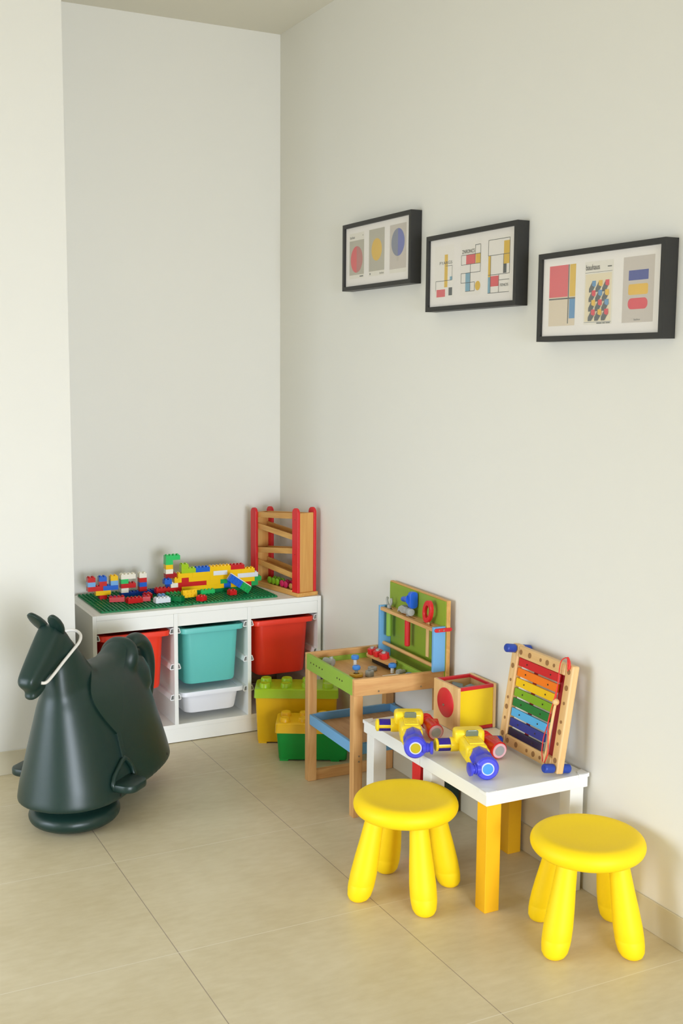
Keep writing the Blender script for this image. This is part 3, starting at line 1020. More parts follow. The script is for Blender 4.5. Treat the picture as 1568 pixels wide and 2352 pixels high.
side_h = [(.017, z, r) for z, r in ((.036, .008), (.085, .005), (.120, .008), (.150, .005), (.205, .005), (.250, .008), (.297, .0075))]
rail_y('side_rail', 0, RW, 0, XH, side_h, W_BEECH['z'], 'z')
rail_y('side_rail', XW - RW, XW, 0, XH, [(XW - .017, z, r) for _, z, r in side_h], W_BEECH['z'], 'z')
tb = [(.090, .0055), (.124, .0085), (.158, .0055), (.215, .0085), (.262, .008)]
rail_y('top_rail', RW, XW - RW, XH - RW - .002, XH - .002, [(y, XH - .019, r) for y, r in tb], W_BEECH['y'], 'y')
rail_y('bottom_rail', RW, XW - RW, .004, RW + .004, [(y, .021, r) for y, r in tb], W_BEECH['y'], 'y')
for (yy, zz) in ((.017, .0125), (XW - .017, .0125), (XW - .017, XH - .014)):
    for a, b in ((-.036, -.001), (XT + .001, XT + .032)):
        bm = bm_new()
        add_cyl(bm, (a, yy, zz), (b, yy, zz), .0135, n=22, prof=[(0, .0105), (.08, .0132), (.15, .0135), (.85, .0135), (.92, .0132), (1, .0105)])
        obj('foot', bm, FOOT_BLUE, xy, smooth='auto', label='blue foot peg')
for y0 in (.060, .190):
    bm = bm_new()
    add_box(bm, (.0165, y0, RW - .002), (XT - .001, y0 + .012, XH - RW - .004))
    obj('bar_support', bm, XRED, xy, label='dark red bar support')
one_box('resonator', (.016, .050, RW - .002), (XT - .001, .064, XH - RW - .004), XRED, xy, .001, 'dark red side strip')
zt = XH - RW - .001
pitch_ = (zt - RW + .002) / 8
for i in range(8):
    z1 = zt - i * pitch_ - .003
    z0 = z1 - pitch_ + .006
    ly = XW - RW - .003
    ry = .062 + i * .0052
    bm = bm_new()
    add_box(bm, (.006, ry, z0), (.016, ly, z1))
    bar = obj('chime_bar', bm, XYL[i], xy, bevel=.002, label=('red', 'orange', 'yellow', 'lime', 'green', 'light blue', 'blue', 'navy')[i] + ' chime bar')
    bm = bm_new()
    for yy in (ry + .045, ly - .045):
        add_cyl(bm, (.0045, yy, (z0 + z1) / 2), (.007, yy, (z0 + z1) / 2), .0025, n=10)
    obj('pin', bm, T_DARK, bar)
ml = thing('mallet', 'wooden xylophone mallet hanging on a red cord in front of the chime bars', 'mallet', (-0.1145, -2.236, TBH + .0095), rot=(0, LEAN, math.radians(-2.0)))
bm = bm_new()
add_cyl(bm, (-.014, .047, .016), (-.012, .040, .196), .0042, n=12)
obj('stick', bm, W_BEECH['z'], ml, smooth='auto')
bm = bm_new()
c = Vector((-.012, .040, .203))
rings(bm, [[c + Vector((.0105 * math.cos(b) * math.cos(2 * PI * i / 18), .0105 * math.cos(b) * math.sin(2 * PI * i / 18), .0105 * math.sin(b))) for i in range(18)]
           for b in [-1.5 + 3.0 * k / 10 for k in range(11)]])
obj('ball', bm, W_BEECH['z'], ml, smooth=True)
bm = bm_new()
add_tube(bm, smooth_path([(-.004, .017, .300), (-.008, .018, .322), (-.004, .030, .336), (-.008, .046, .326), (-.008, .052, .302), (-.007, .049, .240), (-.009, .050, .180), (-.017, .062, .100), (-.016, .064, .055), (-.016, .056, .030), (-.016, .050, .019)], 6), .0016, 7)
add_tube(bm, smooth_path([(-.008, .052, .300), (-.012, .044, .250), (-.020, .040, .205), (-.017, .054, .140), (-.020, .040, .100), (-.016, .034, .055), (-.016, .040, .030), (-.016, .046, .019)], 6), .0016, 7)
cp = smooth_path([(-.004, .014, .306), (-.004, .014, .322), (-.004, .022, .333), (-.004, .028, .337)], 5)
add_tube(bm, cp, .0036, 8)
obj('cord', bm, CORD_RED, ml, smooth=True, label='red cord')

# ------------------------------------------------------------------ toy explorer viewers (yellow / blue / red)
def viewer(label, loc, rz, lensm, knob_side):
    """local: +x towards the front (camera), +y to the toy's left as seen from behind (image right), z up; origin under the blue front"""
    t = thing('toy_viewer', label, 'toy', loc, rz, 'yellow and blue toy viewers on the white tables')
    def box(name, lo, hi, m, bev, parent=t, seg=3, label=None):
        b = bm_new()
        add_box(b, lo, hi)
        return obj(name, b, m, parent, bevel=bev, seg=seg, label=label, smooth='auto')
    t.scale = (1.06, .95, .95)
    # yellow body
    box('body', (-.205, -.036, .012), (-.095, .034, .070), TOY_YEL, .012)
    br = box('bridge', (-.232, -.050, .040), (-.182, .048, .088), TOY_YEL, .012)
    box('nose_block', (-.125, -.030, .008), (-.082, .036, .062), TOY_YEL, .008)
    bm = bm_new()
    for k in range(6):
        add_box(bm, (-.180 + k * .012, -.022, .069), (-.173 + k * .012, .024, .0735))
    obj('ridges', bm, TOY_YEL, t, bevel=.0015)
    b = bm_new()
    add_prism(b, rrect(.020, .015, .006, 3, .002, .0), -.178, -.172, 'x')
    for v in b.verts:
        v.co = Vector((v.co.x + .25 * (v.co.z), v.co.y, v.co.z + .078))
    obj('window', b, TOY_WIN, br, bevel=.001, label='grey viewing window')
    # side grip
    bm = bm_new()
    add_cyl(bm, (-.206, -.034, .036), (-.206, -.062, .036), .023, n=24, prof=[(0, .021), (.1, .023), (.9, .023), (1, .020)])
    add_cyl(bm, (-.206, -.060, .036), (-.206, -.102, .036), .0165, n=20)
    add_cyl(bm, (-.206, -.100, .036), (-.206, -.113, .036), .020, n=22, prof=[(0, .018), (.25, .021), (.7, .020), (1, .012)])
    gp = obj('grip', bm, TOY_YEL, t, smooth='auto')
    for zz, ang in ((1, 0), (-1, 0)):
        bm = bm_new()
        nseg = 16
        rs = []
        for k in range(nseg * 2 + 1):
            yy = -.062 - .038 * k / (nseg * 2)
            rr = .0195 + (.0012 if k % 2 else 0)
            ring = []
            for q in range(12):
                a = (math.radians(20) + math.radians(140) * q / 11) * zz
                ring.append(Vector((-.206 + rr * math.cos(a), yy, .036 + rr * math.sin(a))))
            for q in range(11, -1, -1):
                a = (math.radians(20) + math.radians(140) * q / 11) * zz
                ring.append(Vector((-.206 + .016 * math.cos(a), yy, .036 + .016 * math.sin(a))))
            rs.append(ring)
        rings(bm, rs)
        obj('grip_pad', bm, TOY_PURP, gp, label='purple ribbed grip pad')
    # blue tube
    bm = bm_new()
    add_cyl(bm, (-.100, .004, .038), (-.002, .004, .036), .033, n=8, prof=[(0, .030), (.05, .033), (.55, .035), (.6, .032), (.66, .032), (.7, .036), (1, .036)])
    tb_ = obj('blue_tube', bm, TOY_BLUE, t, bevel=.004, seg=3, label='blue tube', smooth='auto')
    bm = bm_new()
    add_cyl(bm, (-.030, .004, .036), (.004, .004, .036), .034, n=32, prof=[(0, .030), (.2, .036), (.85, .036), (1, .031)])
    obj('front_collar', bm, TOY_BLUE, tb_, smooth='auto')
    bm = bm_new()
    R = add_cyl(bm, (.0035, .004, .036), (.0065, .004, .036), .020, n=32, prof=[(0, .0205), (1, .0195), (1, .0165), (.5, .0165)])
    obj('lens_ring', bm, RING_W, tb_, smooth='auto')
    bm = bm_new()
    add_cyl(bm, (.0045, .004, .036), (.0058, .004, .036), .0163, n=28)
    obj('lens', bm, lensm, tb_, smooth='auto')
    bm = bm_new()
    s = knob_side
    add_cyl(bm, (-.008, .004 + s * .024, .034), (-.004, .004 + s * .058, .034), .02, n=22,
            prof=[(0, .018), (.3, .018), (.32, .015), (.5, .016), (.52, .014), (.66, .014), (.72, .020), (.92, .021), (1, .015)])
    obj('knob', bm, TOY_BLUE, tb_, smooth='auto')
    bm = bm_new()
    add_box(bm, (-.06, -.012, .0), (-.008, .022, .010))
    obj('foot', bm, TOY_BLUE, tb_, bevel=.004)
    # red torch tube
    bm = bm_new()
    add_cyl(bm, (-.258, .058, .040), (-.152, .086, .030), .026, n=26,
            prof=[(0, .016), (.03, .022), (.10, .024), (.12, .021), (.2, .024), (.23, .021), (.32, .024), (.36, .021), (.62, .0235), (.72, .027), (.97, .028), (1, .0255)])
    rd = obj('red_torch', bm, TOY_RED, t, smooth='auto', label='red torch tube')
    bm = bm_new()
    add_box(bm, (-.230, .078, .034), (-.185, .101, .052))
    obj('switch', bm, TOY_RED, rd, bevel=.005, seg=3)
    d_ = Vector((.106, .028, -.010)).normalized()
    pe = Vector((-.152, .086, .030))
    bm = bm_new()
    add_cyl(bm, pe - d_ * .002, pe + d_ * .002, .0245, n=30, prof=[(0, .0255), (1, .0235), (1, .017), (.6, .016)])
    obj('lens_ring', bm, TOY_PINK, rd, smooth='auto')
    bm = bm_new()
    add_cyl(bm, pe, pe + d_ * .0016, .0165, n=26)
    obj('lens', bm, TOY_LENS, rd, smooth='auto')
    return t

viewer('yellow toy viewer with blue and red tubes, further one, blue tube overhanging the table edge', (-0.405, -1.921, TBH + .001), math.radians(244), TOY_OLIVE, 1)
viewer('yellow toy viewer with blue and red tubes, nearer one, with bright blue lens', (-0.311, -2.166, TBH + .001), math.radians(250), TOY_CYAN, -1)

# ------------------------------------------------------------------ yellow stools
def stool(label, loc, rz):
    t = thing('stool', label, 'stool', loc, rz, 'round yellow stools')
    bm = bm_new()
    r, z1, z0 = 0.153, 0.300, 0.246
    zc, hh = (z1 + z0) / 2, (z1 - z0) / 2
    prof = [(0.001, z0 + .001), (.10, z0)]
    for k in range(13):
        a = -PI / 2 + PI * k / 12
        prof.append((r - hh + hh * math.cos(a), zc + hh * math.sin(a)))
    prof += [(.112, z1 - .001), (.095, z1 - .004), (.05, z1 - .0055), (.001, z1 - .006)]
    add_lathe(bm, prof, 72)
    obj('seat', bm, STOOL_Y, t, smooth=True)
    for k in range(4):
        a = k * PI / 2
        top = Vector((.092 * math.cos(a), .092 * math.sin(a), .262))
        bot = Vector((.146 * math.cos(a), .146 * math.sin(a), 0.0))
        bm = bm_new()
        L = [(.00, .012), (.008, .020), (.03, .0285), (.07, .0345), (.14, .0375), (.2, .0386), (.205, .0382), (.21, .0386), (.32, .0385), (.5, .0355), (.7, .031), (.9, .0275), (1, .026)]
        n = 28
        rs = []
        for tt, rr in L:
            c = bot.lerp(top, tt)
            c.z = max(c.z, 0.0)
            u = Vector((math.cos(a), math.sin(a), .0))
            w = Vector((-math.sin(a), math.cos(a), 0))
            rs.append([c + u * rr * math.cos(2 * PI * i / n) + w * rr * math.sin(2 * PI * i / n) for i in range(n)])
        rings(bm, rs)
        obj('leg', bm, STOOL_Y, t, smooth=True)
    return t

st1 = stool('round yellow plastic stool beside the red and white table legs, further from camera', (-0.494, -2.028, 0), math.radians(-7))
dup(st1, (-0.190, -2.474, 0), math.radians(18.6), 'round yellow plastic stool nearest the camera, close to the right wall')

# ------------------------------------------------------------------ framed pictures
FONT = None

def add_text(bm, s, u, v, h, mi, width=None, x=0.0):
    """flat lettering in the (u, v) plane: u to the right seen from the room, v up"""
    cu = bpy.data.curves.new('lettering', 'FONT')
    cu.body = s
    cu.size = h
    o = bpy.data.objects.new('lettering', cu)
    COL.objects.link(o)
    dg = bpy.context.evaluated_depsgraph_get()
    me = bpy.data.meshes.new_from_object(o.evaluated_get(dg))
    xs = [p.co.x for p in me.vertices]
    sc = 1.0
    if width and xs:
        sc = width / (max(xs) - min(xs))
    x0 = min(xs) if xs else 0
    vs = [bm.verts.new((x, -(u + (p.co.x - x0) * sc), v + p.co.y)) for p in me.vertices]
    for p in me.polygons:
        try:
            f = bm.faces.new([vs[i] for i in p.vertices])
            f.material_index = mi
        except ValueError:
            pass
    bpy.data.objects.remove(o)
    bpy.data.curves.remove(cu)
    bpy.data.meshes.remove(me)

class Print:
    def __init__(self):
        self.bm = bm_new()
        self.mats = []
        self.k = 0
    def mi(self, n):
        if n not in self.mats:
            self.mats.append(n)
        return self.mats.index(n)
    def poly(self, pts, ink, lay=None):
        self.k += 1
        x = -.00006 * (self.k if lay is None else lay)
        f = self.bm.faces.new([self.bm.verts.new((x, -u, v)) for u, v in pts])
        f.material_index = self.mi(ink)
    def rect(self, u0, v0, u1, v1, ink, lay=None):
        self.poly([(u0, v0), (u1, v0), (u1, v1), (u0, v1)], ink, lay)
    def disc(self, cu, cv, r, ink, a0=0, a1=2 * PI, sx=1.0):
        n = 40
        self.poly([(cu + sx * r * math.cos(a0 + (a1 - a0) * k / n), cv + r * math.sin(a0 + (a1 - a0) * k / n)) for k in range(n + (0 if a1 - a0 > 6.2 else 1))], ink)
    def line(self, u0, v0, u1, v1, ink='slate', w=.0016):
        if abs(u1 - u0) > abs(v1 - v0):
            self.rect(u0, v0 - w / 2, u1, v0 + w / 2, ink)
        else:
            self.rect(u0 - w / 2, v0, u0 + w / 2, v1, ink)
    def text(self, s, u, v, h, ink='black', width=None):
        self.k += 1
        add_text(self.bm, s, u, v, h, self.mi(ink), width, -.00006 * self.k)
    def done(self, parent, cu, cv, x):
        me = bpy.data.meshes.new('print')
        self.bm.to_mesh(me)
        self.bm.free()
        for n in self.mats:
            me.materials.append(INK[n])
        o = bpy.data.objects.new('print', me)
        COL.objects.link(o)
        o.parent = parent
        o.location = (x, -cu, cv)
        return o

FL, FH, FD = 0.53, 0.254, 0.045

def picture(label, yc, zc, prints):
    t = thing('picture_frame', label, 'framed picture', (0, yc, zc), 0, 'black framed pictures on the right wall')
    b = .0155
    bm = bm_new()
    for lo, hi in (((-FD, -FL / 2, -FH / 2), (-.001, -FL / 2 + b, FH / 2)), ((-FD, FL / 2 - b, -FH / 2), (-.001, FL / 2, FH / 2)),
                   ((-FD, -FL / 2 + b, FH / 2 - b), (-.001, FL / 2 - b, FH / 2)), ((-FD, -FL / 2 + b, -FH / 2), (-.001, FL / 2 - b, -FH / 2 + b))):
        add_box(bm, lo, hi)
    obj('frame', bm, FRAME_BLK, t)
    one_box('mat_board', (-FD + .0085, -FL / 2 + b, -FH / 2 + b), (-FD + .012, FL / 2 - b, FH / 2 - b), MATBOARD, t)
    one_box('glazing', (-FD + .0045, -FL / 2 + b, -FH / 2 + b), (-FD + .0060, FL / 2 - b, FH / 2 - b), GLAZE, t)
    for fn, cu in zip(prints, (-.160, 0.0, .160)):
        p = Print()
        fn(p)
        p.done(t, cu, .003, -FD + .0084)
    return t

PWH, PHH = .060, .086                 # print half size

def f1a(p):
    p.rect(-PWH, -PHH, PWH, PHH, 'paper')
    p.rect(-PWH, -.072, PWH, .058, 'grey')
    p.disc(0, -.014, .050, 'red', PI / 2, 1.5 * PI, .98)
    p.disc(0, -.014, .050, 'rred', -PI / 2, PI / 2, .98)
    p.text('bauhaus', -.056, .066, .016, 'black', .040)
    p.rect(.048, .072, .053, .075, 'slate')
    p.rect(.026, -.081, .054, -.077, 'slate')

def f1b(p):
    p.rect(-PWH, -PHH, PWH, PHH, 'paper')
    p.rect(-PWH, -.068, PWH, PHH, 'grey')
    p.disc(0, .010, .041, 'yellow', sx=.98)
    p.text('bauhaus', .024, -.081, .011, 'black', .032)
    p.disc(-.050, -.077, .004, 'slate')

def f1c(p):
    p.rect(-PWH, -PHH, PWH, PHH, 'paper')
    p.rect(-PWH, -.072, PWH, PHH, 'stone')
    p.disc(0, .022, .049, 'gblue', PI / 2, 1.5 * PI, .98)
    p.disc(0, .022, .049, 'blue', -PI / 2, PI / 2, .98)
    for k in range(4):
        p.line(-.006 + .004 * k, -.045, -.006 + .004 * k, -.028, 'grey', .001)

def f2a(p):
    p.rect(-PWH, -PHH, PWH, PHH, 'white')
    p.rect(.002, -.052, .022, .056, 'gold')
    p.rect(.036, -.030, .052, -.018, 'sky')
    p.rect(-.046, -.083, .008, -.058, 'coral')
    p.rect(.030, -.080, .052, -.054, 'charcoal')
    p.line(.010, .018, .050, .018)
    p.line(.050, -.028, .050, .018)
    p.line(-.052, -.030, .050, -.030)
    p.line(-.052, -.062, -.052, -.030)
    p.text('FYARGS', -.028, .024, .014, 'slate', .078)

def f2b(p):
    p.rect(-PWH, -PHH, PWH, PHH, 'white')
    p.rect(-.026, .014, .028, .044, 'coral')
    p.rect(.030, .014, .058, .044, 'gold')
    p.rect(-.028, -.072, .000, -.014, 'sky')
    p.disc(.044, -.058, .015, 'gold')
    for a in ((-.054, .044, .058, .044), (-.054, .013, .058, .013), (-.054, -.014, .058, -.014), (-.054, -.045, .026, -.045), (-.028, -.073, .026, -.073)):
        p.line(*a)
    for a in ((-.054, .013, -.054, .044), (.028, .013, .028, .072), (.058, -.014, .058, .072), (-.054, -.045, -.054, -.014), (.000, -.073, .000, .013), (.026, -.073, .026, -.045)):
        p.line(*a)
    p.line(.028, .072, .058, .072)
    p.text('ZNRDNCS', -.050, .049, .017, 'slate', .074)

def f2c(p):
    p.rect(-PWH, -PHH, PWH, PHH, 'white')
    p.rect(.026, .000, .058, .070, 'gold')
    p.rect(-.058, -.036, -.044, .030, 'gold')
    p.rect(.026, -.028, .042, .000, 'charcoal')
    p.rect(-.044, -.066, .002, -.034, 'coral')
    p.rect(-.058, -.086, -.044, -.036, 'sky')
    for a in ((-.058, .078, .058, .078), (-.058, .030, .058, .030), (-.058, -.030, .058, -.030), (.002, -.048, .058, -.048), (-.058, -.086, .058, -.086)):
        p.line(*a)
    for a in ((-.058, .030, -.058, .078), (.058, -.030, .058, .078), (.026, -.028, .026, .030), (-.044, -.086, -.044, .030), (.002, -.086, .002, -.030)):
        p.line(*a)
    p.text('FENOS', .010, -.068, .012, 'slate', .044)

def f3a(p):
    p.rect(-PWH, -PHH, PWH, PHH, 'beige')
    p.rect(-PWH, -.004, .026, PHH, 'coral')
    p.rect(.034, -.004, PWH, PHH, 'gold')
    p.rect(.034, -.066, PWH, -.010, 'steel')
    p.rect(.027, -.080, .031, PHH, 'slate')
    p.rect(-PWH, -.011, PWH, -.007, 'slate')

def f3b(p):
    p.rect(-PWH, -PHH, PWH, PHH, 'paper')
    p.rect(-.056, -.078, .054, .052, 'cream')
    p.line(-.058, .056, .056, .056, 'slate', .001)
    p.line(-.058, -.080, .056, -.080, 'slate', .001)
    cols = (('steel', 'amber', 'crimson'), ('crimson', 'steel', 'amber'), ('amber', 'crimson', 'steel'), ('crimson', 'amber', 'crimson'))
    for r in range(4):
        for c in range(3):
            u, v = -.026 + c * .028, .024 - r * .0262
            p.poly([(u - .014, v - .012), (u - .014, v - .022), (u + .000, v - .022), (u + .014, v - .004), (u + .014, v + .008), (u + .000, v + .008)], 'charcoal')
            p.poly([(u - .001, v + .009), (u + .015, v + .009), (u + .015, v - .005), (u + .009, v - .012 + .004), (u - .001, v - .004)], cols[r][c])
    p.text('bauhaus', -.054, .063, .022, 'black', .058)
    p.rect(.038, .067, .054, .070, 'slate')
    for u0, u1 in ((-.002, .020), (.023, .034), (.037, .054)):
        p.rect(u0, -.0845, u1, -.0820, 'slate')

def f3c(p):
    p.rect(-PWH, -PHH, PWH, PHH, 'stone')
    p.rect(-.038, .024, .038, .050, 'indigo')
    p.poly(rrect(.038, .014, .006, 4, 0, .000), 'amber')
    p.poly(rrect(.038, .0145, .0135, 6, 0, -.037), 'crimson')
    p.text('bauhaus', -.012, -.081, .008, 'slate', .024)

picture('black framed picture of three coloured circles, nearest the room corner', -0.9733, 1.956, (f1a, f1b, f1c))
picture('black framed picture of coloured blocks and thin black lines, middle of the three', -1.610, 1.850, (f2a, f2b, f2c))
picture('black framed picture with hexagon print and blue, yellow, red bars, right of the three', -2.251, 1.737, (f3a, f3b, f3c))

# ------------------------------------------------------------------ rocking horse
HA = math.radians(222)
hr = thing('rocking_horse', 'large dark green plastic rocking horse in front of the white cabinet', 'rocking horse', (-1.3100, -1.1486, 0), HA)
# local: +x forward (towards the muzzle), +y to the horse's left, z up

def sup(cx, a, b, z, n=40, e=2.25):
    out = []
    for i in range(n):
        t_ = 2 * PI * i / n
        c, s = math.cos(t_), math.sin(t_)
        out.append(Vector((cx + a * math.copysign(abs(c) ** (2 / e), c), b * math.copysign(abs(s) ** (2 / e), s), z)))
    return out

def egg(c0, af, ar, b, z, n=64):
    """blunt front half of length af, long rear half of length ar, half width b"""
    out = []
    for i in range(n):
        t_ = 2 * PI * i / n
        c, s = math.cos(t_), math.sin(t_)
        e = 2.1 if c >= 0 else 2.45
        x = (af if c >= 0 else ar) * math.copysign(abs(c) ** (2 / e), c)
        out.append(Vector((c0 + x, b * math.copysign(abs(s) ** (2 / e), s), z)))
    return out

def path_ring(c, ax, hl, hw, n=32, e=2.6):
    """ring tilted in the x-z plane: c centre (x,z), ax direction (x,z) of the half length hl; half width hw along y"""
    out = []
    for i in range(n):
        t_ = 2 * PI * i / n
        cc, s = math.cos(t_), math.sin(t_)
        p = hl * math.copysign(abs(cc) ** (2 / e), cc)
        q = hw * math.copysign(abs(s) ** (2 / e), s)
        out.append(Vector((c[0] + ax[0] * p, q, c[1] + ax[1] * p)))
    return out

bm = bm_new()
rings(bm, [egg(-.10, .15, .48, .140, .106), egg(-.10, .178, .52, .168, .096), egg(-.10, .187, .535, .176, .099), egg(-.10, .188, .535, .177, .108), egg(-.092, .170, .528, .167, .16), egg(-.096, .163, .502, .152, .22),
           egg(-.098, .152, .474, .135, .29), egg(-.097, .139, .452, .117, .355), egg(-.092, .122, .428, .098, .42), egg(-.09, .108, .405, .081, .465), egg(-.12, .06, .34, .062, .497), egg(-.17, .05, .25, .040, .514), egg(-.22, .04, .12, .015, .521)])
# hind quarters above the tail root
rings(bm, [sup(-.475, .03, .03, .34), sup(-.46, .085, .078, .38), sup(-.455, .078, .074, .44), sup(-.445, .062, .058, .485), sup(-.44, .03, .03, .503)])
# cantle (raised rear of the seat)
rings(bm, [sup(-.385, .052, .066, .45), sup(-.392, .042, .076, .49), sup(-.398, .037, .076, .52), sup(-.404, .031, .064, .546), sup(-.408, .022, .044, .563), sup(-.410, .010, .020, .571)])
# neck
nk = [((-.135, .38), (.97, .10), .155, .088), ((-.122, .45), (.96, .20), .145, .076), ((-.103, .52), (.93, .34), .128, .063), ((-.077, .58), (.88, .46), .106, .053), ((-.055, .625), (.82, .57), .084, .046), ((-.042, .655), (.77, .64), .060, .040)]
rings(bm, [path_ring(c, Vector(a).normalized(), l_, w_) for c, a, l_, w_ in nk])
# head block
pp_ = Vector((.757, .654))
hd = []
for t_, h_, w_ in ((-.034, .03, .020), (-.030, .07, .032), (-.014, .112, .039), (.02, .122, .042), (.05, .112, .0415), (.10, .090, .039), (.15, .070, .0355), (.178, .060, .033), (.194, .046, .028), (.201, .024, .016)):
    F_ = Vector((.034, .694)) + Vector((.654, -.757)) * t_
    if t_ > .18:
        F_ -= pp_ * (.060 - h_) * .5
    if t_ < -.02:
        F_ -= pp_ * (.112 - h_) * .5
    hd.append(path_ring(F_ - pp_ * h_ / 2, pp_, h_ / 2, w_, 40, 4.2))
rings(bm, hd)
# lower lip
rings(bm, [path_ring(c, Vector((.5, .86)).normalized(), l_, w_, 28, 2.6) for c, l_, w_ in (((.051, .531), .008, .014), ((.071, .520), .018, .024), ((.103, .502), .016, .026), ((.124, .493), .012, .023), ((.134, .489), .005, .011))])
# rocker
lob = []
for r_, z_ in ((.092, .0), (.122, .006), (.144, .020), (.152, .036), (.148, .052), (.135, .064), (.110, .074), (.10, .105)):
    lob.append([Vector((-.105 + r_ * 1.05 * math.cos(2 * PI * i / 40), r_ * math.sin(2 * PI * i / 40), z_)) for i in range(40)])
rings(bm, lob)
rings(bm, [sup(-.29 - .02 * k, .18 + .10 * k, .035 + .055 * k, .004 + .10 * k) for k in (0, .25, .5, .75, 1.08)])
body = obj('horse_body', bm, HORSE, hr)
md = body.modifiers.new('remesh', 'REMESH')
md.mode = 'VOXEL'
md.voxel_size = .0055
md.use_smooth_shade = True
md = body.modifiers.new('smooth', 'SMOOTH')
md.iterations = 24
md.factor = .5
dg = bpy.context.evaluated_depsgraph_get()
em = bpy.data.meshes.new_from_object(body.evaluated_get(dg))
body.modifiers.clear()
body.data = em
em.name = 'horse_body'
for p in em.polygons:
    p.use_smooth = True
bvh = BVHTree.FromPolygons([v.co.copy() for v in em.vertices], [tuple(p.vertices) for p in em.polygons])

def hit(o_, d_):
    r = bvh.ray_cast(o_, d_.normalized())
    return r[0], r[1]

# saddle: a skin lifted off the body
NT, NS = 60, 26
grid = []
for i in range(NT + 1):
    th_ = -1 + 2 * i / NT                      # -1 .. 1 : right flap tip over the seat to left flap tip
    ang = th_ * math.radians(138)
    a_ = abs(th_)
    q_ = min(1, a_ / .6)
    q_ = q_ * q_ * (3 - 2 * q_)
    cs = -.292 + .118 * q_
    hw_ = .126 - .028 * q_
    if a_ > .62:
        hw_ *= math.sqrt(max(0.0, 1 - ((a_ - .62) / .38) ** 2.2))
    hw_ = max(hw_, .004)
    row = []
    for j in range(NS + 1):
        s_ = cs + hw_ * (-1 + 2 * j / NS)
        c_ = Vector((s_, 0, .44))
        dr = Vector((0, math.sin(ang), math.cos(ang)))
        p_, n_ = hit(c_ + dr * .6, -dr)
        if p_ is None:
            p_, n_ = c_ + dr * .1, dr
        row.append((p_.copy(), n_.copy()))
    grid.append(row)
for it in range(22):
    g2 = [[(p.copy(), n.copy()) for p, n in row] for row in grid]
    for i in range(1, NT):
        for j in range(1, NS):
            p_ = (grid[i - 1][j][0] + grid[i + 1][j][0] + grid[i][j - 1][0] + grid[i][j + 1][0]) / 4
            n_ = (grid[i][j][1] + grid[i - 1][j][1] + grid[i + 1][j][1] + grid[i][j - 1][1] + grid[i][j + 1][1]).normalized()
            old = grid[i][j][0]
            g2[i][j] = (old.lerp(p_, .5), n_)
    for i in range(1, NT):
        for j in (0, NS):
            g2[i][j] = (grid[i][j][0].lerp((grid[i - 1][j][0] + grid[i + 1][j][0]) / 2, .6), (grid[i - 1][j][1] + grid[i + 1][j][1] + grid[i][j][1]).normalized())
    grid = g2
bm = bm_new()
VV = [[bm.verts.new(p + n * .008) for p, n in row] for row in grid]
for i in range(NT):
    for j in range(NS):
        bm.faces.new((VV[i][j], VV[i][j + 1], VV[i + 1][j + 1], VV[i + 1][j]))
edge = [(i, 0) for i in range(NT + 1)] + [(NT, j) for j in range(1, NS + 1)] + [(i, NS) for i in range(NT - 1, -1, -1)] + [(0, j) for j in range(NS - 1, 0, -1)]
low = {e: bm.verts.new(grid[e[0]][e[1]][0] - grid[e[0]][e[1]][1] * .003) for e in edge}
for q in range(len(edge)):
    e0, e1 = edge[q], edge[(q + 1) % len(edge)]
    bm.faces.new((VV[e0[0]][e0[1]], VV[e1[0]][e1[1]], low[e1], low[e0]))
sd = obj('saddle', bm, HORSE2, hr, smooth=True, label='raised saddle with rounded side flaps')
sd.data.set_sharp_from_angle(angle=math.radians(55))

# stirrups
for sg in (1, -1):
    bm = bm_new()
    prev = []
    for k in range(8):
        z_ = .305 - .095 * k / 7
        row = []
        for s_ in (-.178, -.157):
            p_, n_ = hit(Vector((s_, sg * .5, z_)), Vector((0, -sg, 0)))
            row.append((p_, n_))
        prev.append(row)
    ringsl = []
    for row in prev:
        (pa, na), (pb, nb) = row
        ringsl.append([pa - na * .004, pb - nb * .004, pb + nb * .009, pa + na * .009])
    rings(bm, ringsl)
    obj('stirrup_strap', bm, HORSE, hr, bevel=.002)
    bm = bm_new()
    loop = []
    for (s_, z_) in ((-.167, .222), (-.186, .205), (-.200, .182), (-.204, .160), (-.200, .146), (-.160, .142), (-.110, .142), (-.078, .146), (-.074, .160), (-.090, .182), (-.135, .207)):
        p_, n_ = hit(Vector((s_, sg * .5, z_)), Vector((0, -sg, 0)))
        loop.append(p_ + n_ * .006)
    lp = [Vector(x) for x in loop]
    lp2 = []
    for k in range(len(lp)):
        lp2 += [lp[k], lp[k].lerp(lp[(k + 1) % len(lp)], .5)]
    add_tube(bm, lp2, .0085, 10, 0, True)
    obj('stirrup', bm, HORSE, hr, smooth=True)
    bm = bm_new()
    outl = [(x - .130, y + sg * .185) for x, y in rrect(.058, .062, .038, 8)]
    rings(bm, [[Vector((x_ + (0 if q else 0), y_, z_)) for x_, y_ in [((a + .130) * sc_ - .130, (b - sg * .185) * sc_ + sg * .185) for a, b in outl]]
               for q, (z_, sc_) in enumerate(((.136, .90), (.139, .97), (.143, 1.0), (.157, 1.0), (.161, .97), (.163, .90)))])
    obj('foot_peg', bm, HORSE, hr, smooth='auto')
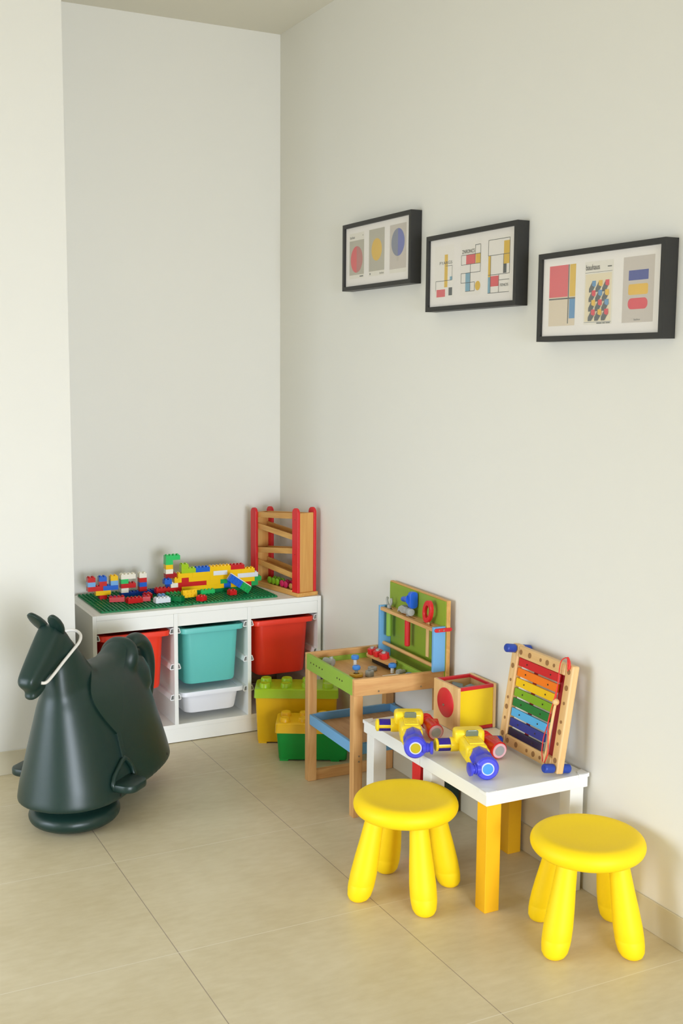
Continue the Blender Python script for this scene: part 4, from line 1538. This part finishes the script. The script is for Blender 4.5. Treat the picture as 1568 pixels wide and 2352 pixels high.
# ears
for sg in (1, -1):
    bm = bm_new()
    base = Vector((-.004, sg * .027, .678))
    tip = Vector((.060, sg * .043, .744))
    ax = (tip - base).normalized()
    sdv = Vector((0, 1, 0)) - ax * ax.y
    sdv.normalize()
    fw = ax.cross(sdv).normalized()
    rs = []
    for tt, w_, th_ in ((-.05, .016, .014), (.1, .021, .021), (.35, .025, .021), (.6, .024, .019), (.8, .019, .015), (.93, .012, .011), (1.0, .003, .003)):
        c_ = base.lerp(tip, tt)
        rg = []
        for i in range(20):
            a = 2 * PI * i / 20
            off = fw * (th_ * math.sin(a)) + sdv * (w_ * math.cos(a))
            if math.sin(a) < 0:
                off = fw * (th_ * .25 * math.sin(a)) + sdv * (w_ * math.cos(a))
            rg.append(c_ + off)
        rs.append(rg)
    rings(bm, rs)
    obj('ear', bm, HORSE, hr, smooth=True)
# tail
bm = bm_new()
tp = smooth_path([(-.420, 0, .44), (-.435, 0, .50), (-.47, 0, .532), (-.515, 0, .534), (-.560, 0, .502), (-.585, 0, .445), (-.585, 0, .38), (-.570, 0, .31), (-.54, 0, .25)], 6)
nn = len(tp)
add_tube(bm, tp, [.030 - .004 * abs(2 * k / (nn - 1) - 1) for k in range(nn)], 18)
obj('tail', bm, HORSE, hr, smooth=True)
# rope rein
bm = bm_new()
half = [(0.106, 0.032, 0.539), (0.0932, 0.043, 0.539), (0.0595, 0.0465, 0.556), (0.0138, 0.05, 0.584), (-0.032, 0.054, 0.611), (-0.0728, 0.054, 0.632), (-0.1005, 0.042, 0.646), (-0.1173, 0.02, 0.654), (-0.122, 0, 0.656)]
full = half + [(x, -y, z) for x, y, z in reversed(half[:-1])]
add_tube(bm, smooth_path(full, 5), .0052, 10)
obj('rope_rein', bm, ROPE, hr, smooth=True, label='white rope rein')
for s_, z_ in ((-.115, .113), (-.50, .125)):
    p_, n_ = hit(Vector((s_, .5, z_)), Vector((0, -1, 0)))
    bm = bm_new()
    add_cyl(bm, p_ - n_ * .004, p_ + n_ * .0008, .005, n=12)
    obj('screw_hole', bm, BLACK, hr)

# ------------------------------------------------------------------ light
def area(name, loc, rot, sx, sy, power, col):
    ld = bpy.data.lights.new(name, 'AREA')
    ld.shape = 'RECTANGLE'
    ld.size, ld.size_y = sx, sy
    ld.energy = power
    ld.color = col
    o = bpy.data.objects.new(name, ld)
    COL.objects.link(o)
    o.location = loc
    o.rotation_euler = rot
    return o

L1 = area('daylight_window_left', (XL - .02, (WL[0] + WL[1]) / 2, (WL[2] + WL[3]) / 2), (0, -PI / 2 + math.radians(20), 0), WL[3] - WL[2], WL[1] - WL[0], 50, (0.79, 0.875, 1.0))
L2 = area('daylight_window_rear', ((WF[0] + WF[1]) / 2, YF - .02, (WF[2] + WF[3]) / 2), (PI / 2 - math.radians(20), 0, 0), WF[1] - WF[0], WF[3] - WF[2], 212, (0.808, 0.878, 1.0))
for q in (L1, L2):
    q.data.spread = math.radians(108)

w = bpy.data.worlds.new('World')
SC.world = w
w.use_nodes = True
bg = w.node_tree.nodes['Background']
sky = w.node_tree.nodes.new('ShaderNodeTexSky')
sky.sky_type = 'HOSEK_WILKIE'
sky.sun_direction = (-.3, -.5, .8)
w.node_tree.links.new(sky.outputs[0], bg.inputs['Color'])
bg.inputs['Strength'].default_value = 0.3

SC.view_settings.view_transform = 'Standard'
SC.view_settings.look = 'None'
SC.view_settings.gamma = 1
SC.view_settings.use_curve_mapping = False
SC.view_settings.exposure = -0.07
SC.cycles.use_denoising = True
SC.cycles.max_bounces = 10
SC.cycles.diffuse_bounces = 6
